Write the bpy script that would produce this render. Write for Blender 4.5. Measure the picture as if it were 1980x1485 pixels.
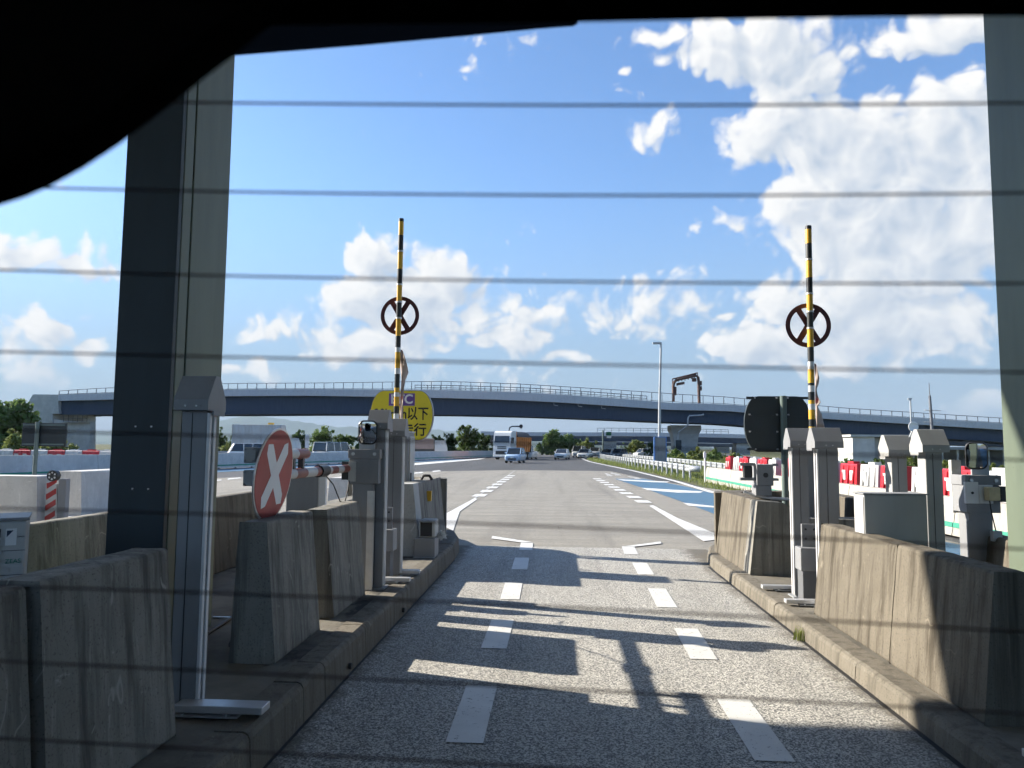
import bpy, bmesh, math, random
import numpy as np
from mathutils import Vector, Matrix, Euler

for o in list(bpy.data.objects):
    bpy.data.objects.remove(o)
SC = bpy.context.scene
COL = SC.collection
R = math.radians

# ------------------------------------------------------------------ camera
FPX = 1440.0                      # focal length in photo pixels (photo is 1980 wide)
CAM_H = 1.6
YAW, PITCH, ROLL = R(3.54), R(4.87), R(0.5)
cam = bpy.data.cameras.new('camera')
cam.sensor_width = 36.0
cam.lens = FPX / 1980.0 * 36.0
cam.clip_start = 0.01
cam.clip_end = 40000
cam.dof.use_dof = True
cam.dof.focus_distance = 11.0
cam.dof.aperture_fstop = 9.5
camo = bpy.data.objects.new('camera', cam)
COL.objects.link(camo)
RM = Matrix.Rotation(YAW, 3, 'Z') @ Matrix.Rotation(R(90) + PITCH, 3, 'X') @ Matrix.Rotation(ROLL, 3, 'Z')
camo.matrix_world = Matrix.Translation((0, 0, CAM_H)) @ RM.to_4x4()
SC.camera = camo

def ray(px, py):
    return RM @ Vector(((px - 990.0) / FPX, -(py - 742.5) / FPX, -1.0))

def P(px, py, Y):
    """world point at lane distance Y seen at photo pixel (px, py)"""
    d = ray(px, py)
    return Vector((0, 0, CAM_H)) + d * (Y / d.y)

def G(px, py, z=0.0):
    """point on the level z"""
    d = ray(px, py)
    return Vector((0, 0, CAM_H)) + d * ((z - CAM_H) / d.z)

# ------------------------------------------------------------------ sun, sky
SUN_EL = R(27.0)
SUN_DIR = Vector((-0.962 * math.cos(SUN_EL), 0.272 * math.cos(SUN_EL), math.sin(SUN_EL)))   # towards the sun
sun = bpy.data.lights.new('sun', 'SUN')
sun.energy = 4.7
sun.angle = R(0.53)
sun.color = (1.0, 0.92, 0.80)
suno = bpy.data.objects.new('sun', sun)
COL.objects.link(suno)
suno.rotation_euler = (-SUN_DIR).to_track_quat('-Z', 'Y').to_euler()

SC.view_settings.view_transform = 'Standard'
SC.view_settings.look = 'None'
SC.view_settings.exposure = 1.42
SC.view_settings.gamma = 1.0
SC.view_settings.use_curve_mapping = False

SC.render.engine = 'CYCLES'
SC.cycles.use_denoising = True
SC.cycles.use_adaptive_sampling = True
SC.cycles.adaptive_threshold = 0.03
SC.cycles.adaptive_min_samples = 12
SC.cycles.max_bounces = 5
SC.cycles.diffuse_bounces = 2
SC.cycles.glossy_bounces = 3
SC.cycles.transmission_bounces = 4
SC.cycles.transparent_max_bounces = 12
SC.cycles.volume_bounces = 0
SC.cycles.caustics_reflective = False
SC.cycles.caustics_refractive = False
SC.cycles.sample_clamp_indirect = 6.0

def build_world():
    w = bpy.data.worlds.new('World')
    SC.world = w
    w.use_nodes = True
    try:
        w.cycles.sampling_method = 'MANUAL'
        w.cycles.sample_map_resolution = 512
    except Exception:
        pass
    nt = w.node_tree
    nt.nodes.clear()
    N = nt.nodes.new
    L = nt.links.new
    out = N('ShaderNodeOutputWorld')
    bg = N('ShaderNodeBackground')
    bg.inputs['Strength'].default_value = SKY_STRENGTH
    L(bg.outputs[0], out.inputs[0])
    sky = N('ShaderNodeTexSky')
    sky.sky_type = 'NISHITA'
    sky.sun_disc = False
    sky.sun_elevation = SUN_EL
    sky.sun_rotation = math.atan2(SUN_DIR.x, SUN_DIR.y) % (2 * math.pi)
    sky.air_density = 1.0
    sky.dust_density = 0.6
    sky.ozone_density = 1.6
    # ---- cloud density group over (azimuth, elevation)
    g = bpy.data.node_groups.new('cloud_density', 'ShaderNodeTree')
    g.interface.new_socket('Vector', in_out='INPUT', socket_type='NodeSocketVector')
    g.interface.new_socket('Density', in_out='OUTPUT', socket_type='NodeSocketFloat')
    g.interface.new_socket('Soft', in_out='OUTPUT', socket_type='NodeSocketFloat')
    gi = g.nodes.new('NodeGroupInput'); go = g.nodes.new('NodeGroupOutput')
    gn = g.nodes.new; gl = g.links.new
    def azel(px, py):
        d = ray(px, py).normalized()
        return math.atan2(d.x, d.y), math.asin(d.z)
    # warp the coordinates a little so that lobes do not read as ellipses
    wn = gn('ShaderNodeTexNoise'); wn.noise_dimensions = '2D'; wn.inputs['Scale'].default_value = 11.0; wn.inputs['Detail'].default_value = 2.0
    gl(gi.outputs[0], wn.inputs['Vector'])
    ws = gn('ShaderNodeVectorMath'); ws.operation = 'MULTIPLY_ADD'
    ws.inputs[1].default_value = (0.07, 0.07, 0); ws.inputs[2].default_value = (-0.035, -0.035, 0)
    gl(wn.outputs['Color'], ws.inputs[0])
    wa = gn('ShaderNodeVectorMath'); wa.operation = 'ADD'
    gl(gi.outputs[0], wa.inputs[0]); gl(ws.outputs[0], wa.inputs[1])
    prev = None
    for (px, py, rx, ry, wt) in CLOUDS:
        a, e = azel(px, py)
        a2, _ = azel(px + rx, py); _, e2 = azel(px, py - ry)
        sa, se = 1.0 / max(abs(a2 - a), 1e-3), 1.0 / max(abs(e2 - e), 1e-3)
        ma = gn('ShaderNodeVectorMath'); ma.operation = 'MULTIPLY_ADD'
        ma.inputs[1].default_value = (sa, se, 0); ma.inputs[2].default_value = (-a * sa, -e * se, 0)
        gl(wa.outputs[0], ma.inputs[0])
        ln = gn('ShaderNodeVectorMath'); ln.operation = 'LENGTH'
        gl(ma.outputs[0], ln.inputs[0])
        m = gn('ShaderNodeMath'); m.operation = 'MULTIPLY_ADD'
        m.inputs[1].default_value = -wt * 2.1; m.inputs[2].default_value = wt * 2.1
        gl(ln.outputs['Value'], m.inputs[0])
        if prev is None:
            prev = m
        else:
            mx = gn('ShaderNodeMath'); mx.operation = 'SMOOTH_MAX'; mx.inputs[2].default_value = 0.12
            gl(prev.outputs[0], mx.inputs[0]); gl(m.outputs[0], mx.inputs[1])
            prev = mx
    mn = gn('ShaderNodeMath'); mn.operation = 'SMOOTH_MIN'; mn.inputs[1].default_value = 1.15; mn.inputs[2].default_value = 0.4
    gl(prev.outputs[0], mn.inputs[0]); prev = mn
    # scattered clouds all round the sky
    mp = gn('ShaderNodeVectorMath'); mp.operation = 'MULTIPLY'; mp.inputs[1].default_value = (1.0, 2.0, 1.0)
    gl(gi.outputs[0], mp.inputs[0])
    bn = gn('ShaderNodeTexNoise'); bn.noise_dimensions = '2D'; bn.inputs['Scale'].default_value = 2.1; bn.inputs['Detail'].default_value = 3.0
    gl(mp.outputs[0], bn.inputs['Vector'])
    bm_ = gn('ShaderNodeMath'); bm_.operation = 'MULTIPLY_ADD'; bm_.inputs[1].default_value = 2.4; bm_.inputs[2].default_value = -1.55
    gl(bn.outputs[0], bm_.inputs[0])
    mx = gn('ShaderNodeMath'); mx.operation = 'MAXIMUM'
    gl(prev.outputs[0], mx.inputs[0]); gl(bm_.outputs[0], mx.inputs[1])
    cl = gn('ShaderNodeMath'); cl.operation = 'MAXIMUM'; cl.inputs[1].default_value = -0.45
    gl(mx.outputs[0], cl.inputs[0])
    # billowy detail: inverted voronoi for the cauliflower lobes + fractal noise
    vo = gn('ShaderNodeTexVoronoi'); vo.voronoi_dimensions = '2D'; vo.feature = 'F1'; vo.inputs['Scale'].default_value = 34.0; vo.inputs['Detail'].default_value = 1.0
    vo.inputs['Roughness'].default_value = 0.6
    gl(wa.outputs[0], vo.inputs['Vector'])
    n1 = gn('ShaderNodeTexNoise'); n1.noise_dimensions = '2D'; n1.inputs['Scale'].default_value = 20.0; n1.inputs['Detail'].default_value = 7.0; n1.inputs['Roughness'].default_value = 0.58
    gl(gi.outputs[0], n1.inputs['Vector'])
    v1 = gn('ShaderNodeMath'); v1.operation = 'MULTIPLY_ADD'; v1.inputs[1].default_value = -0.60; v1.inputs[2].default_value = 0.25
    gl(vo.outputs['Distance'], v1.inputs[0])
    n2 = gn('ShaderNodeMath'); n2.operation = 'MULTIPLY_ADD'; n2.inputs[1].default_value = 1.15; n2.inputs[2].default_value = -0.575
    gl(n1.outputs[0], n2.inputs[0])
    s1 = gn('ShaderNodeMath'); s1.operation = 'ADD'
    gl(v1.outputs[0], s1.inputs[0]); gl(n2.outputs[0], s1.inputs[1])
    s2 = gn('ShaderNodeMath'); s2.operation = 'ADD'
    gl(s1.outputs[0], s2.inputs[0]); gl(cl.outputs[0], s2.inputs[1])
    gl(s2.outputs[0], go.inputs[0])
    n3 = gn('ShaderNodeTexNoise'); n3.noise_dimensions = '2D'; n3.inputs['Scale'].default_value = 20.0; n3.inputs['Detail'].default_value = 2.2; n3.inputs['Roughness'].default_value = 0.5
    gl(gi.outputs[0], n3.inputs['Vector'])
    m3 = gn('ShaderNodeMath'); m3.operation = 'MULTIPLY_ADD'; m3.inputs[1].default_value = 0.75; gl(n3.outputs[0], m3.inputs[0]); gl(cl.outputs[0], m3.inputs[2])
    m4 = gn('ShaderNodeMath'); m4.operation = 'ADD'; gl(m3.outputs[0], m4.inputs[0]); gl(v1.outputs[0], m4.inputs[1])
    gl(m4.outputs[0], go.inputs[1])
    # ---- direction -> (azimuth, elevation)
    tc = N('ShaderNodeTexCoord')
    sp = N('ShaderNodeSeparateXYZ'); L(tc.outputs['Generated'], sp.inputs[0])
    at = N('ShaderNodeMath'); at.operation = 'ARCTAN2'; L(sp.outputs[0], at.inputs[0]); L(sp.outputs[1], at.inputs[1])
    asn = N('ShaderNodeMath'); asn.operation = 'ARCSINE'; L(sp.outputs[2], asn.inputs[0])
    cb = N('ShaderNodeCombineXYZ'); L(at.outputs[0], cb.inputs[0]); L(asn.outputs[0], cb.inputs[1])
    d0 = N('ShaderNodeGroup'); d0.node_tree = g; L(cb.outputs[0], d0.inputs[0])
    off = N('ShaderNodeVectorMath'); off.operation = 'ADD'; off.inputs[1].default_value = (-0.022, 0.016, 0)
    L(cb.outputs[0], off.inputs[0])
    d1 = N('ShaderNodeGroup'); d1.node_tree = g; L(off.outputs[0], d1.inputs[0])
    al = N('ShaderNodeMapRange'); al.interpolation_type = 'SMOOTHSTEP'
    al.inputs['From Min'].default_value = -0.10; al.inputs['From Max'].default_value = 0.44
    L(d0.outputs[0], al.inputs['Value'])
    df = N('ShaderNodeMath'); df.operation = 'SUBTRACT'; L(d0.outputs[1], df.inputs[0]); L(d1.outputs[1], df.inputs[1])
    lt = N('ShaderNodeMapRange'); lt.inputs['From Min'].default_value = -0.62; lt.inputs['From Max'].default_value = 0.66
    L(df.outputs[0], lt.inputs['Value'])
    # thick middles are a little greyer
    th = N('ShaderNodeMapRange'); th.inputs['From Min'].default_value = 0.5; th.inputs['From Max'].default_value = 1.25
    th.inputs['To Min'].default_value = -0.12; th.inputs['To Max'].default_value = 0.24
    L(d0.outputs[0], th.inputs['Value'])
    lt2 = N('ShaderNodeMath'); lt2.operation = 'SUBTRACT'; lt2.use_clamp = True
    L(lt.outputs[0], lt2.inputs[0]); L(th.outputs[0], lt2.inputs[1])
    cc = N('ShaderNodeMix'); cc.data_type = 'RGBA'
    k = 1.0 / SKY_STRENGTH
    cc.inputs['A'].default_value = (0.205 * k, 0.24 * k, 0.285 * k, 1)
    cc.inputs['B'].default_value = (0.405 * k, 0.40 * k, 0.39 * k, 1)
    L(lt2.outputs[0], cc.inputs['Factor'])
    # no clouds below the horizon, softer near it
    hz = N('ShaderNodeMapRange'); hz.interpolation_type = 'SMOOTHSTEP'
    hz.inputs['From Min'].default_value = 0.015; hz.inputs['From Max'].default_value = 0.11
    L(asn.outputs[0], hz.inputs['Value'])
    am = N('ShaderNodeMath'); am.operation = 'MULTIPLY'; L(al.outputs[0], am.inputs[0]); L(hz.outputs[0], am.inputs[1])
    am2 = N('ShaderNodeMath'); am2.operation = 'MULTIPLY'; am2.inputs[1].default_value = 0.97; L(am.outputs[0], am2.inputs[0])
    sg = N('ShaderNodeMix'); sg.data_type = 'RGBA'; sg.blend_type = 'MULTIPLY'; sg.inputs['Factor'].default_value = 1.0
    sg.inputs['B'].default_value = SKY_TINT
    L(sky.outputs[0], sg.inputs['A'])
    # summer haze whitens the sky towards the horizon, evenly all round
    hf = N('ShaderNodeMapRange'); hf.interpolation_type = 'SMOOTHERSTEP'
    hf.inputs['From Min'].default_value = -0.02; hf.inputs['From Max'].default_value = 0.42
    hf.inputs['To Min'].default_value = 0.90; hf.inputs['To Max'].default_value = 0.0
    L(asn.outputs[0], hf.inputs['Value'])
    hm = N('ShaderNodeMix'); hm.data_type = 'RGBA'; hm.inputs['B'].default_value = (0.132 * k, 0.182 * k, 0.240 * k, 1)
    L(hf.outputs[0], hm.inputs['Factor']); L(sg.outputs['Result'], hm.inputs['A'])
    sg = hm
    mixc = N('ShaderNodeMix'); mixc.data_type = 'RGBA'
    L(am2.outputs[0], mixc.inputs['Factor']); L(sg.outputs['Result'], mixc.inputs['A']); L(cc.outputs['Result'], mixc.inputs['B'])
    L(mixc.outputs['Result'], bg.inputs['Color'])

SKY_STRENGTH = 0.078
SKY_TINT = (0.78, 0.98, 1.20, 1)
# photo pixel of a cloud's middle, its half sizes, its weight; the rest of the sky carries scattered clouds of the same kind
CLOUDS = [
    (1440, 90, 200, 75, 0.85), (1545, 150, 125, 75, 0.8), (1820, 50, 190, 60, 0.8), (1300, 72, 90, 26, 0.35),
    (1540, 245, 165, 95, 0.9), (1670, 290, 160, 130, 0.9), (1850, 260, 170, 150, 1.0), (1750, 350, 210, 130, 1.0),
    (1610, 410, 180, 140, 1.0), (1740, 490, 200, 190, 1.0), (1910, 370, 150, 160, 0.9), (1500, 585, 80, 70, 0.8),
    (1650, 600, 200, 130, 0.9), (1480, 665, 140, 52, 0.75), (1690, 660, 260, 66, 0.65), (1860, 610, 130, 60, 0.5), (1580, 700, 240, 34, 0.5),
    (728, 500, 72, 68, 0.85), (700, 580, 74, 75, 0.85), (775, 610, 135, 105, 0.85), (850, 545, 76, 62, 0.75), (725, 668, 175, 50, 0.7),
    (640, 655, 110, 44, 0.45), (500, 650, 90, 26, 0.35), (1070, 605, 38, 34, 0.5), (985, 660, 90, 54, 0.5), (1080, 692, 80, 16, 0.32),
    (1230, 600, 260, 62, 0.30), (950, 600, 150, 75, 0.32), (1257, 252, 58, 32, 0.34), (1220, 138, 34, 22, 0.22), (1190, 188, 40, 22, 0.22),
    (1362, 442, 44, 24, 0.26), (1398, 604, 62, 22, 0.34), (70, 485, 230, 40, 0.42), (60, 650, 105, 44, 0.5), (172, 668, 60, 26, 0.42),
    (30, 720, 140, 56, 0.42), (470, 714, 80, 22, 0.35), (1930, 784, 110, 30, 0.40), (1430, 428, 44, 20, 0.20),
]
build_world()

# ------------------------------------------------------------------ materials
_M = {}
def mat(name, col, rough=0.6, metal=0.0, spec=0.5, var=0.0, scale=4.0, stretch=(1, 1, 1), col2=None, bump=0.0, bscale=None, detail=6.0, coat=0.0):
    if name in _M:
        return _M[name]
    m = bpy.data.materials.new(name)
    m.use_nodes = True
    nt = m.node_tree
    b = nt.nodes['Principled BSDF']
    b.inputs['Base Color'].default_value = (*col, 1)
    b.inputs['Roughness'].default_value = rough
    b.inputs['Metallic'].default_value = metal
    b.inputs['Specular IOR Level'].default_value = spec
    if coat:
        b.inputs['Coat Weight'].default_value = coat
        b.inputs['Coat Roughness'].default_value = 0.08
    if var or col2 or bump:
        tc = nt.nodes.new('ShaderNodeTexCoord')
        mp = nt.nodes.new('ShaderNodeMapping'); mp.inputs['Scale'].default_value = stretch
        nt.links.new(tc.outputs['Object'], mp.inputs[0])
        n = nt.nodes.new('ShaderNodeTexNoise'); n.inputs['Scale'].default_value = scale; n.inputs['Detail'].default_value = detail
        n.inputs['Roughness'].default_value = 0.62
        nt.links.new(mp.outputs[0], n.inputs['Vector'])
        if var or col2:
            c2 = col2 or tuple(c * (1 - var) for c in col)
            rp = nt.nodes.new('ShaderNodeMapRange'); rp.inputs['From Min'].default_value = 0.36; rp.inputs['From Max'].default_value = 0.66
            nt.links.new(n.outputs[0], rp.inputs['Value'])
            mx = nt.nodes.new('ShaderNodeMix'); mx.data_type = 'RGBA'
            mx.inputs['A'].default_value = (*col, 1); mx.inputs['B'].default_value = (*c2, 1)
            nt.links.new(rp.outputs[0], mx.inputs['Factor'])
            nt.links.new(mx.outputs['Result'], b.inputs['Base Color'])
        if bump:
            bn = nt.nodes.new('ShaderNodeTexNoise'); bn.inputs['Scale'].default_value = bscale or scale * 6; bn.inputs['Detail'].default_value = 5
            nt.links.new(tc.outputs['Object'], bn.inputs['Vector'])
            bp = nt.nodes.new('ShaderNodeBump'); bp.inputs['Strength'].default_value = bump; bp.inputs['Distance'].default_value = 0.01
            nt.links.new(bn.outputs[0], bp.inputs['Height'])
            nt.links.new(bp.outputs[0], b.inputs['Normal'])
    _M[name] = m
    return m

def ramp(nt, src, lo, hi, c1, c2):
    rp = nt.nodes.new('ShaderNodeMapRange'); rp.inputs['From Min'].default_value = lo; rp.inputs['From Max'].default_value = hi
    nt.links.new(src, rp.inputs['Value'])
    mx = nt.nodes.new('ShaderNodeMix'); mx.data_type = 'RGBA'
    if isinstance(c1, tuple): mx.inputs['A'].default_value = (*c1, 1)
    else: nt.links.new(c1, mx.inputs['A'])
    if isinstance(c2, tuple): mx.inputs['B'].default_value = (*c2, 1)
    else: nt.links.new(c2, mx.inputs['B'])
    nt.links.new(rp.outputs[0], mx.inputs['Factor'])
    return mx.outputs['Result']

def noise(nt, vec, scale, detail=5.0, rough=0.6, stretch=None):
    if stretch:
        mp = nt.nodes.new('ShaderNodeMapping'); mp.inputs['Scale'].default_value = stretch
        nt.links.new(vec, mp.inputs[0]); vec = mp.outputs[0]
    n = nt.nodes.new('ShaderNodeTexNoise'); n.inputs['Scale'].default_value = scale
    n.inputs['Detail'].default_value = detail; n.inputs['Roughness'].default_value = rough
    nt.links.new(vec, n.inputs['Vector'])
    return n.outputs[0]

def mulc(nt, c, k):
    mx = nt.nodes.new('ShaderNodeMix'); mx.data_type = 'RGBA'; mx.blend_type = 'MULTIPLY'; mx.inputs['Factor'].default_value = 1.0
    nt.links.new(c, mx.inputs['A']); mx.inputs['B'].default_value = (k, k, k, 1)
    return mx.outputs['Result']

def coords(nt):
    """world position, so that copies weather differently"""
    gm = nt.nodes.new('ShaderNodeNewGeometry')
    return gm.outputs['Position']

def bump(nt, b, src, strength, dist):
    bp = nt.nodes.new('ShaderNodeBump'); bp.inputs['Strength'].default_value = strength; bp.inputs['Distance'].default_value = dist
    nt.links.new(src, bp.inputs['Height']); nt.links.new(bp.outputs[0], b.inputs['Normal'])

def mk(name, rough=0.8, spec=0.3):
    m = bpy.data.materials.new(name); m.use_nodes = True
    b = m.node_tree.nodes['Principled BSDF']
    b.inputs['Roughness'].default_value = rough
    b.inputs['Specular IOR Level'].default_value = spec
    _M[name] = m
    return m, m.node_tree, b

def concrete_mat(name, base, dark, stain, streak=1.0):
    """weathered cast concrete: vertical rain streaks, blotches, pores"""
    m, nt, b = mk(name, 0.86, 0.25)
    v = coords(nt)
    c = ramp(nt, noise(nt, v, 1.6, 6), 0.35, 0.65, base, tuple(x * 0.80 for x in base))
    c = ramp(nt, noise(nt, v, 1.0, 5, 0.65, (11, 11, 0.50)), 0.47 , 0.47 + 0.20 / streak, c, dark)
    c = ramp(nt, noise(nt, v, 1.0, 4, 0.6, (30, 30, 0.8)), 0.60, 0.74, c, tuple(x * 1.22 for x in base))
    c = ramp(nt, noise(nt, v, 2.3, 8, 0.7), 0.62, 0.78, c, stain)
    c = ramp(nt, noise(nt, v, 90, 2), 0.30, 0.42, tuple(x * 0.45 for x in base), c)
    c = ramp(nt, noise(nt, v, 6.0, 7, 0.75, (1.0, 1.0, 2.2)), 0.64, 0.70, c, tuple(x * 1.35 for x in base))
    # scratches and tyre scuffs: thin contour lines of a stretched noise, only here and there
    sc = noise(nt, v, 2.2, 2, 0.5, (1.0, 1.6, 0.8))
    d_ = nt.nodes.new('ShaderNodeMath'); d_.operation = 'SUBTRACT'; d_.inputs[1].default_value = 0.5; nt.links.new(sc, d_.inputs[0])
    a_ = nt.nodes.new('ShaderNodeMath'); a_.operation = 'ABSOLUTE'; nt.links.new(d_.outputs[0], a_.inputs[0])
    mk_ = nt.nodes.new('ShaderNodeMapRange'); mk_.inputs['From Min'].default_value = 0.56; mk_.inputs['From Max'].default_value = 0.46
    mk_.inputs['To Min'].default_value = 0.0; mk_.inputs['To Max'].default_value = 0.05
    nt.links.new(noise(nt, v, 3.7, 4, 0.6), mk_.inputs['Value'])
    ad = nt.nodes.new('ShaderNodeMath'); ad.operation = 'ADD'; nt.links.new(a_.outputs[0], ad.inputs[0]); nt.links.new(mk_.outputs[0], ad.inputs[1])
    c = ramp(nt, ad.outputs[0], 0.002, 0.006, tuple(min(1, x * 1.22) for x in base), c)
    nt.links.new(c, b.inputs['Base Color'])
    bump(nt, b, noise(nt, v, 55, 6, 0.7), 0.35, 0.006)
    return m

M_CONC = concrete_mat('weathered_concrete', (0.165, 0.145, 0.113), (0.062, 0.052, 0.038), (0.055, 0.049, 0.039))
M_CONC_SHADE = concrete_mat('shade_toned_concrete', (0.275, 0.262, 0.230), (0.100, 0.096, 0.085), (0.05, 0.047, 0.04))  # for faces in shade: the shade level is set in this colour
M_CONC_L = concrete_mat('pale_concrete', (0.52, 0.52, 0.50), (0.40, 0.40, 0.385), (0.36, 0.36, 0.345), 0.6)
M_CONC_W = concrete_mat('white_painted_concrete', (0.64, 0.625, 0.59), (0.53, 0.515, 0.485), (0.36, 0.345, 0.31), 0.7)
M_CONC_C = concrete_mat('cream_wall_concrete', (0.40, 0.385, 0.34), (0.30, 0.285, 0.25), (0.20, 0.185, 0.155), 0.8)
M_KERB = concrete_mat('kerb_concrete', (0.195, 0.175, 0.140), (0.100, 0.089, 0.070), (0.085, 0.078, 0.062))

def island_mat():
    m, nt, b = mk('island_paving', 0.9, 0.2)
    v = coords(nt)
    c = ramp(nt, noise(nt, v, 1.2, 7, 0.7), 0.35, 0.65, (0.235, 0.216, 0.178), (0.110, 0.102, 0.086))
    c = ramp(nt, noise(nt, v, 0.8, 6, 0.7, (1, 0.5, 1)), 0.57, 0.62, c, (0.055, 0.052, 0.047))
    c = ramp(nt, noise(nt, v, 3.1, 8, 0.7), 0.66, 0.72, c, (0.26, 0.25, 0.215))
    nt.links.new(c, b.inputs['Base Color'])
    bump(nt, b, noise(nt, v, 40, 6, 0.7), 0.4, 0.008)
    return m
M_ISLAND = island_mat()

def coarse_asphalt():
    """open-graded surface: pale worn stones with dark voids between them"""
    m, nt, b = mk('porous_asphalt', 0.82, 0.35)
    v = coords(nt)
    vo = nt.nodes.new('ShaderNodeTexVoronoi'); vo.feature = 'F1'; vo.inputs['Scale'].default_value = 105.0; vo.inputs['Randomness'].default_value = 1.0
    mp = nt.nodes.new('ShaderNodeMapping'); mp.inputs['Scale'].default_value = (1, 1, 0.02); nt.links.new(v, mp.inputs[0])
    nt.links.new(mp.outputs[0], vo.inputs['Vector'])
    big = noise(nt, v, 0.9, 5, 0.6, (1.0, 0.35, 1))
    stone = ramp(nt, vo.outputs['Color'], 0.15, 0.85, (0.42, 0.405, 0.365), (0.78, 0.75, 0.67))
    stone = ramp(nt, big, 0.38, 0.66, stone, (0.50, 0.478, 0.42))
    n2 = noise(nt, v, 70, 3, 0.6)
    c = ramp(nt, n2, 0.38, 0.53, (0.17, 0.168, 0.16), stone)
    c = ramp(nt, vo.outputs['Distance'], 0.52, 0.74, c, (0.13, 0.13, 0.125))
    # darker wheel paths, an oil line down the middle, a few drips and patches
    c = ramp(nt, noise(nt, v, 1.0, 4, 0.6, (2.1, 0.07, 1)), 0.50, 0.66, c, mulc(nt, c, 0.82))
    c = ramp(nt, noise(nt, v, 3.3, 5, 0.7), 0.66, 0.74, c, mulc(nt, c, 0.6))
    # dust gathers by the kerbs
    sx = nt.nodes.new('ShaderNodeSeparateXYZ'); nt.links.new(v, sx.inputs[0])
    a = nt.nodes.new('ShaderNodeMath'); a.operation = 'SUBTRACT'; a.inputs[1].default_value = 0.30; nt.links.new(sx.outputs[0], a.inputs[0])
    ab = nt.nodes.new('ShaderNodeMath'); ab.operation = 'ABSOLUTE'; nt.links.new(a.outputs[0], ab.inputs[0])
    nn = nt.nodes.new('ShaderNodeMath'); nn.operation = 'MULTIPLY_ADD'; nn.inputs[1].default_value = 0.55; nt.links.new(noise(nt, v, 6, 6, 0.7), nn.inputs[0]); nt.links.new(ab.outputs[0], nn.inputs[2])
    c = ramp(nt, nn.outputs[0], 1.88, 2.06, c, (0.13, 0.118, 0.095))
    nt.links.new(c, b.inputs['Base Color'])
    bump(nt, b, n2, 0.45, 0.006)
    return m
M_ASPH = coarse_asphalt()

def slab_mat():
    """tined concrete paving: fine cross streaks, tyre marks along the lane"""
    m, nt, b = mk('concrete_paving', 0.85, 0.3)
    v = coords(nt)
    c = ramp(nt, noise(nt, v, 1.0, 6, 0.65, (0.25, 2.4, 1)), 0.38, 0.64, (0.315, 0.295, 0.250), (0.225, 0.212, 0.182))
    c = ramp(nt, noise(nt, v, 1.0, 4, 0.6, (1.3, 0.05, 1)), 0.50, 0.68, c, (0.205, 0.193, 0.168))
    c = ramp(nt, noise(nt, v, 60, 3, 0.7), 0.36, 0.50, tuple([0.14, 0.13, 0.115]), c)
    c = ramp(nt, noise(nt, v, 5, 6, 0.7, (0.6, 1.6, 1)), 0.60, 0.70, c, (0.40, 0.38, 0.33))
    nt.links.new(c, b.inputs['Base Color'])
    bump(nt, b, noise(nt, v, 14, 5, 0.7, (0.3, 4, 1)), 0.3, 0.006)
    return m
M_SLAB = slab_mat()

def asphalt_mat():
    m, nt, b = mk('dark_asphalt', 0.75, 0.35)
    v = coords(nt)
    c = ramp(nt, noise(nt, v, 0.5, 5, 0.6, (1.2, 0.06, 1)), 0.38, 0.64, (0.098, 0.097, 0.093), (0.072, 0.072, 0.070))
    c = ramp(nt, noise(nt, v, 40, 3, 0.7), 0.35, 0.6, (0.05, 0.05, 0.05), c)
    nt.links.new(c, b.inputs['Base Color'])
    return m
M_ROAD = asphalt_mat()

def paint_mat(name, col, wear=0.62, under=(0.12, 0.115, 0.10)):
    m, nt, b = mk(name, 0.6, 0.4)
    v = coords(nt)
    c = ramp(nt, noise(nt, v, 3.0, 6, 0.7), 0.35, 0.7, col, tuple(x * 0.86 for x in col))
    c = ramp(nt, noise(nt, v, 34, 6, 0.75), wear, wear + 0.05, c, under)
    nt.links.new(c, b.inputs['Base Color'])
    bump(nt, b, noise(nt, v, 60, 3), 0.3, 0.003)
    return m
M_PAINT = paint_mat('white_road_paint', (0.66, 0.655, 0.62), 0.60)
M_BLUE = paint_mat('blue_road_coating', (0.072, 0.155, 0.235), 0.68)
M_FADED = paint_mat('faded_road_paint', (0.42, 0.41, 0.38), 0.60)

def ground_mat():
    m, nt, b = mk('verge_soil', 0.95, 0.1)
    v = coords(nt)
    c = ramp(nt, noise(nt, v, 0.12, 6, 0.6), 0.4, 0.6, (0.085, 0.105, 0.042), (0.13, 0.12, 0.075))
    nt.links.new(c, b.inputs['Base Color'])
    return m
M_GROUND = ground_mat()

def streaky(name, col, dark, rough=0.55, metal=0.0):
    m, nt, b = mk(name, rough, 0.45)
    b.inputs['Metallic'].default_value = metal
    v = coords(nt)
    c = ramp(nt, noise(nt, v, 1.2, 6, 0.6, (3.0, 3.0, 0.5)), 0.40, 0.68, col, dark)
    c = ramp(nt, noise(nt, v, 30, 6, 0.7), 0.66, 0.74, c, tuple(x * 0.6 for x in dark))
    nt.links.new(c, b.inputs['Base Color'])
    return m
M_GREEN = streaky('green_column_paint', (0.130, 0.160, 0.118), (0.100, 0.126, 0.094), 0.5)
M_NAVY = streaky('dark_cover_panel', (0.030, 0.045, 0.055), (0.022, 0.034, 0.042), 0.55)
M_GREY = streaky('grey_painted_steel', (0.27, 0.275, 0.285), (0.22, 0.225, 0.235), 0.5)
M_GREYD = streaky('dark_grey_steel', (0.15, 0.155, 0.165), (0.12, 0.125, 0.133), 0.5)
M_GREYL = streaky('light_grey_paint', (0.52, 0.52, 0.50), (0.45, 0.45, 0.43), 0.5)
M_STRIP = mat('pale_strip', (0.72, 0.72, 0.72), 0.45, var=0.08, scale=7)
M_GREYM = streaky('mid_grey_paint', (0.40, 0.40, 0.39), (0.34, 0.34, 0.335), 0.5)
M_ALU = mat('aluminium_trim', (0.66, 0.66, 0.66), 0.38, 0.55, var=0.12, scale=9)
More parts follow.
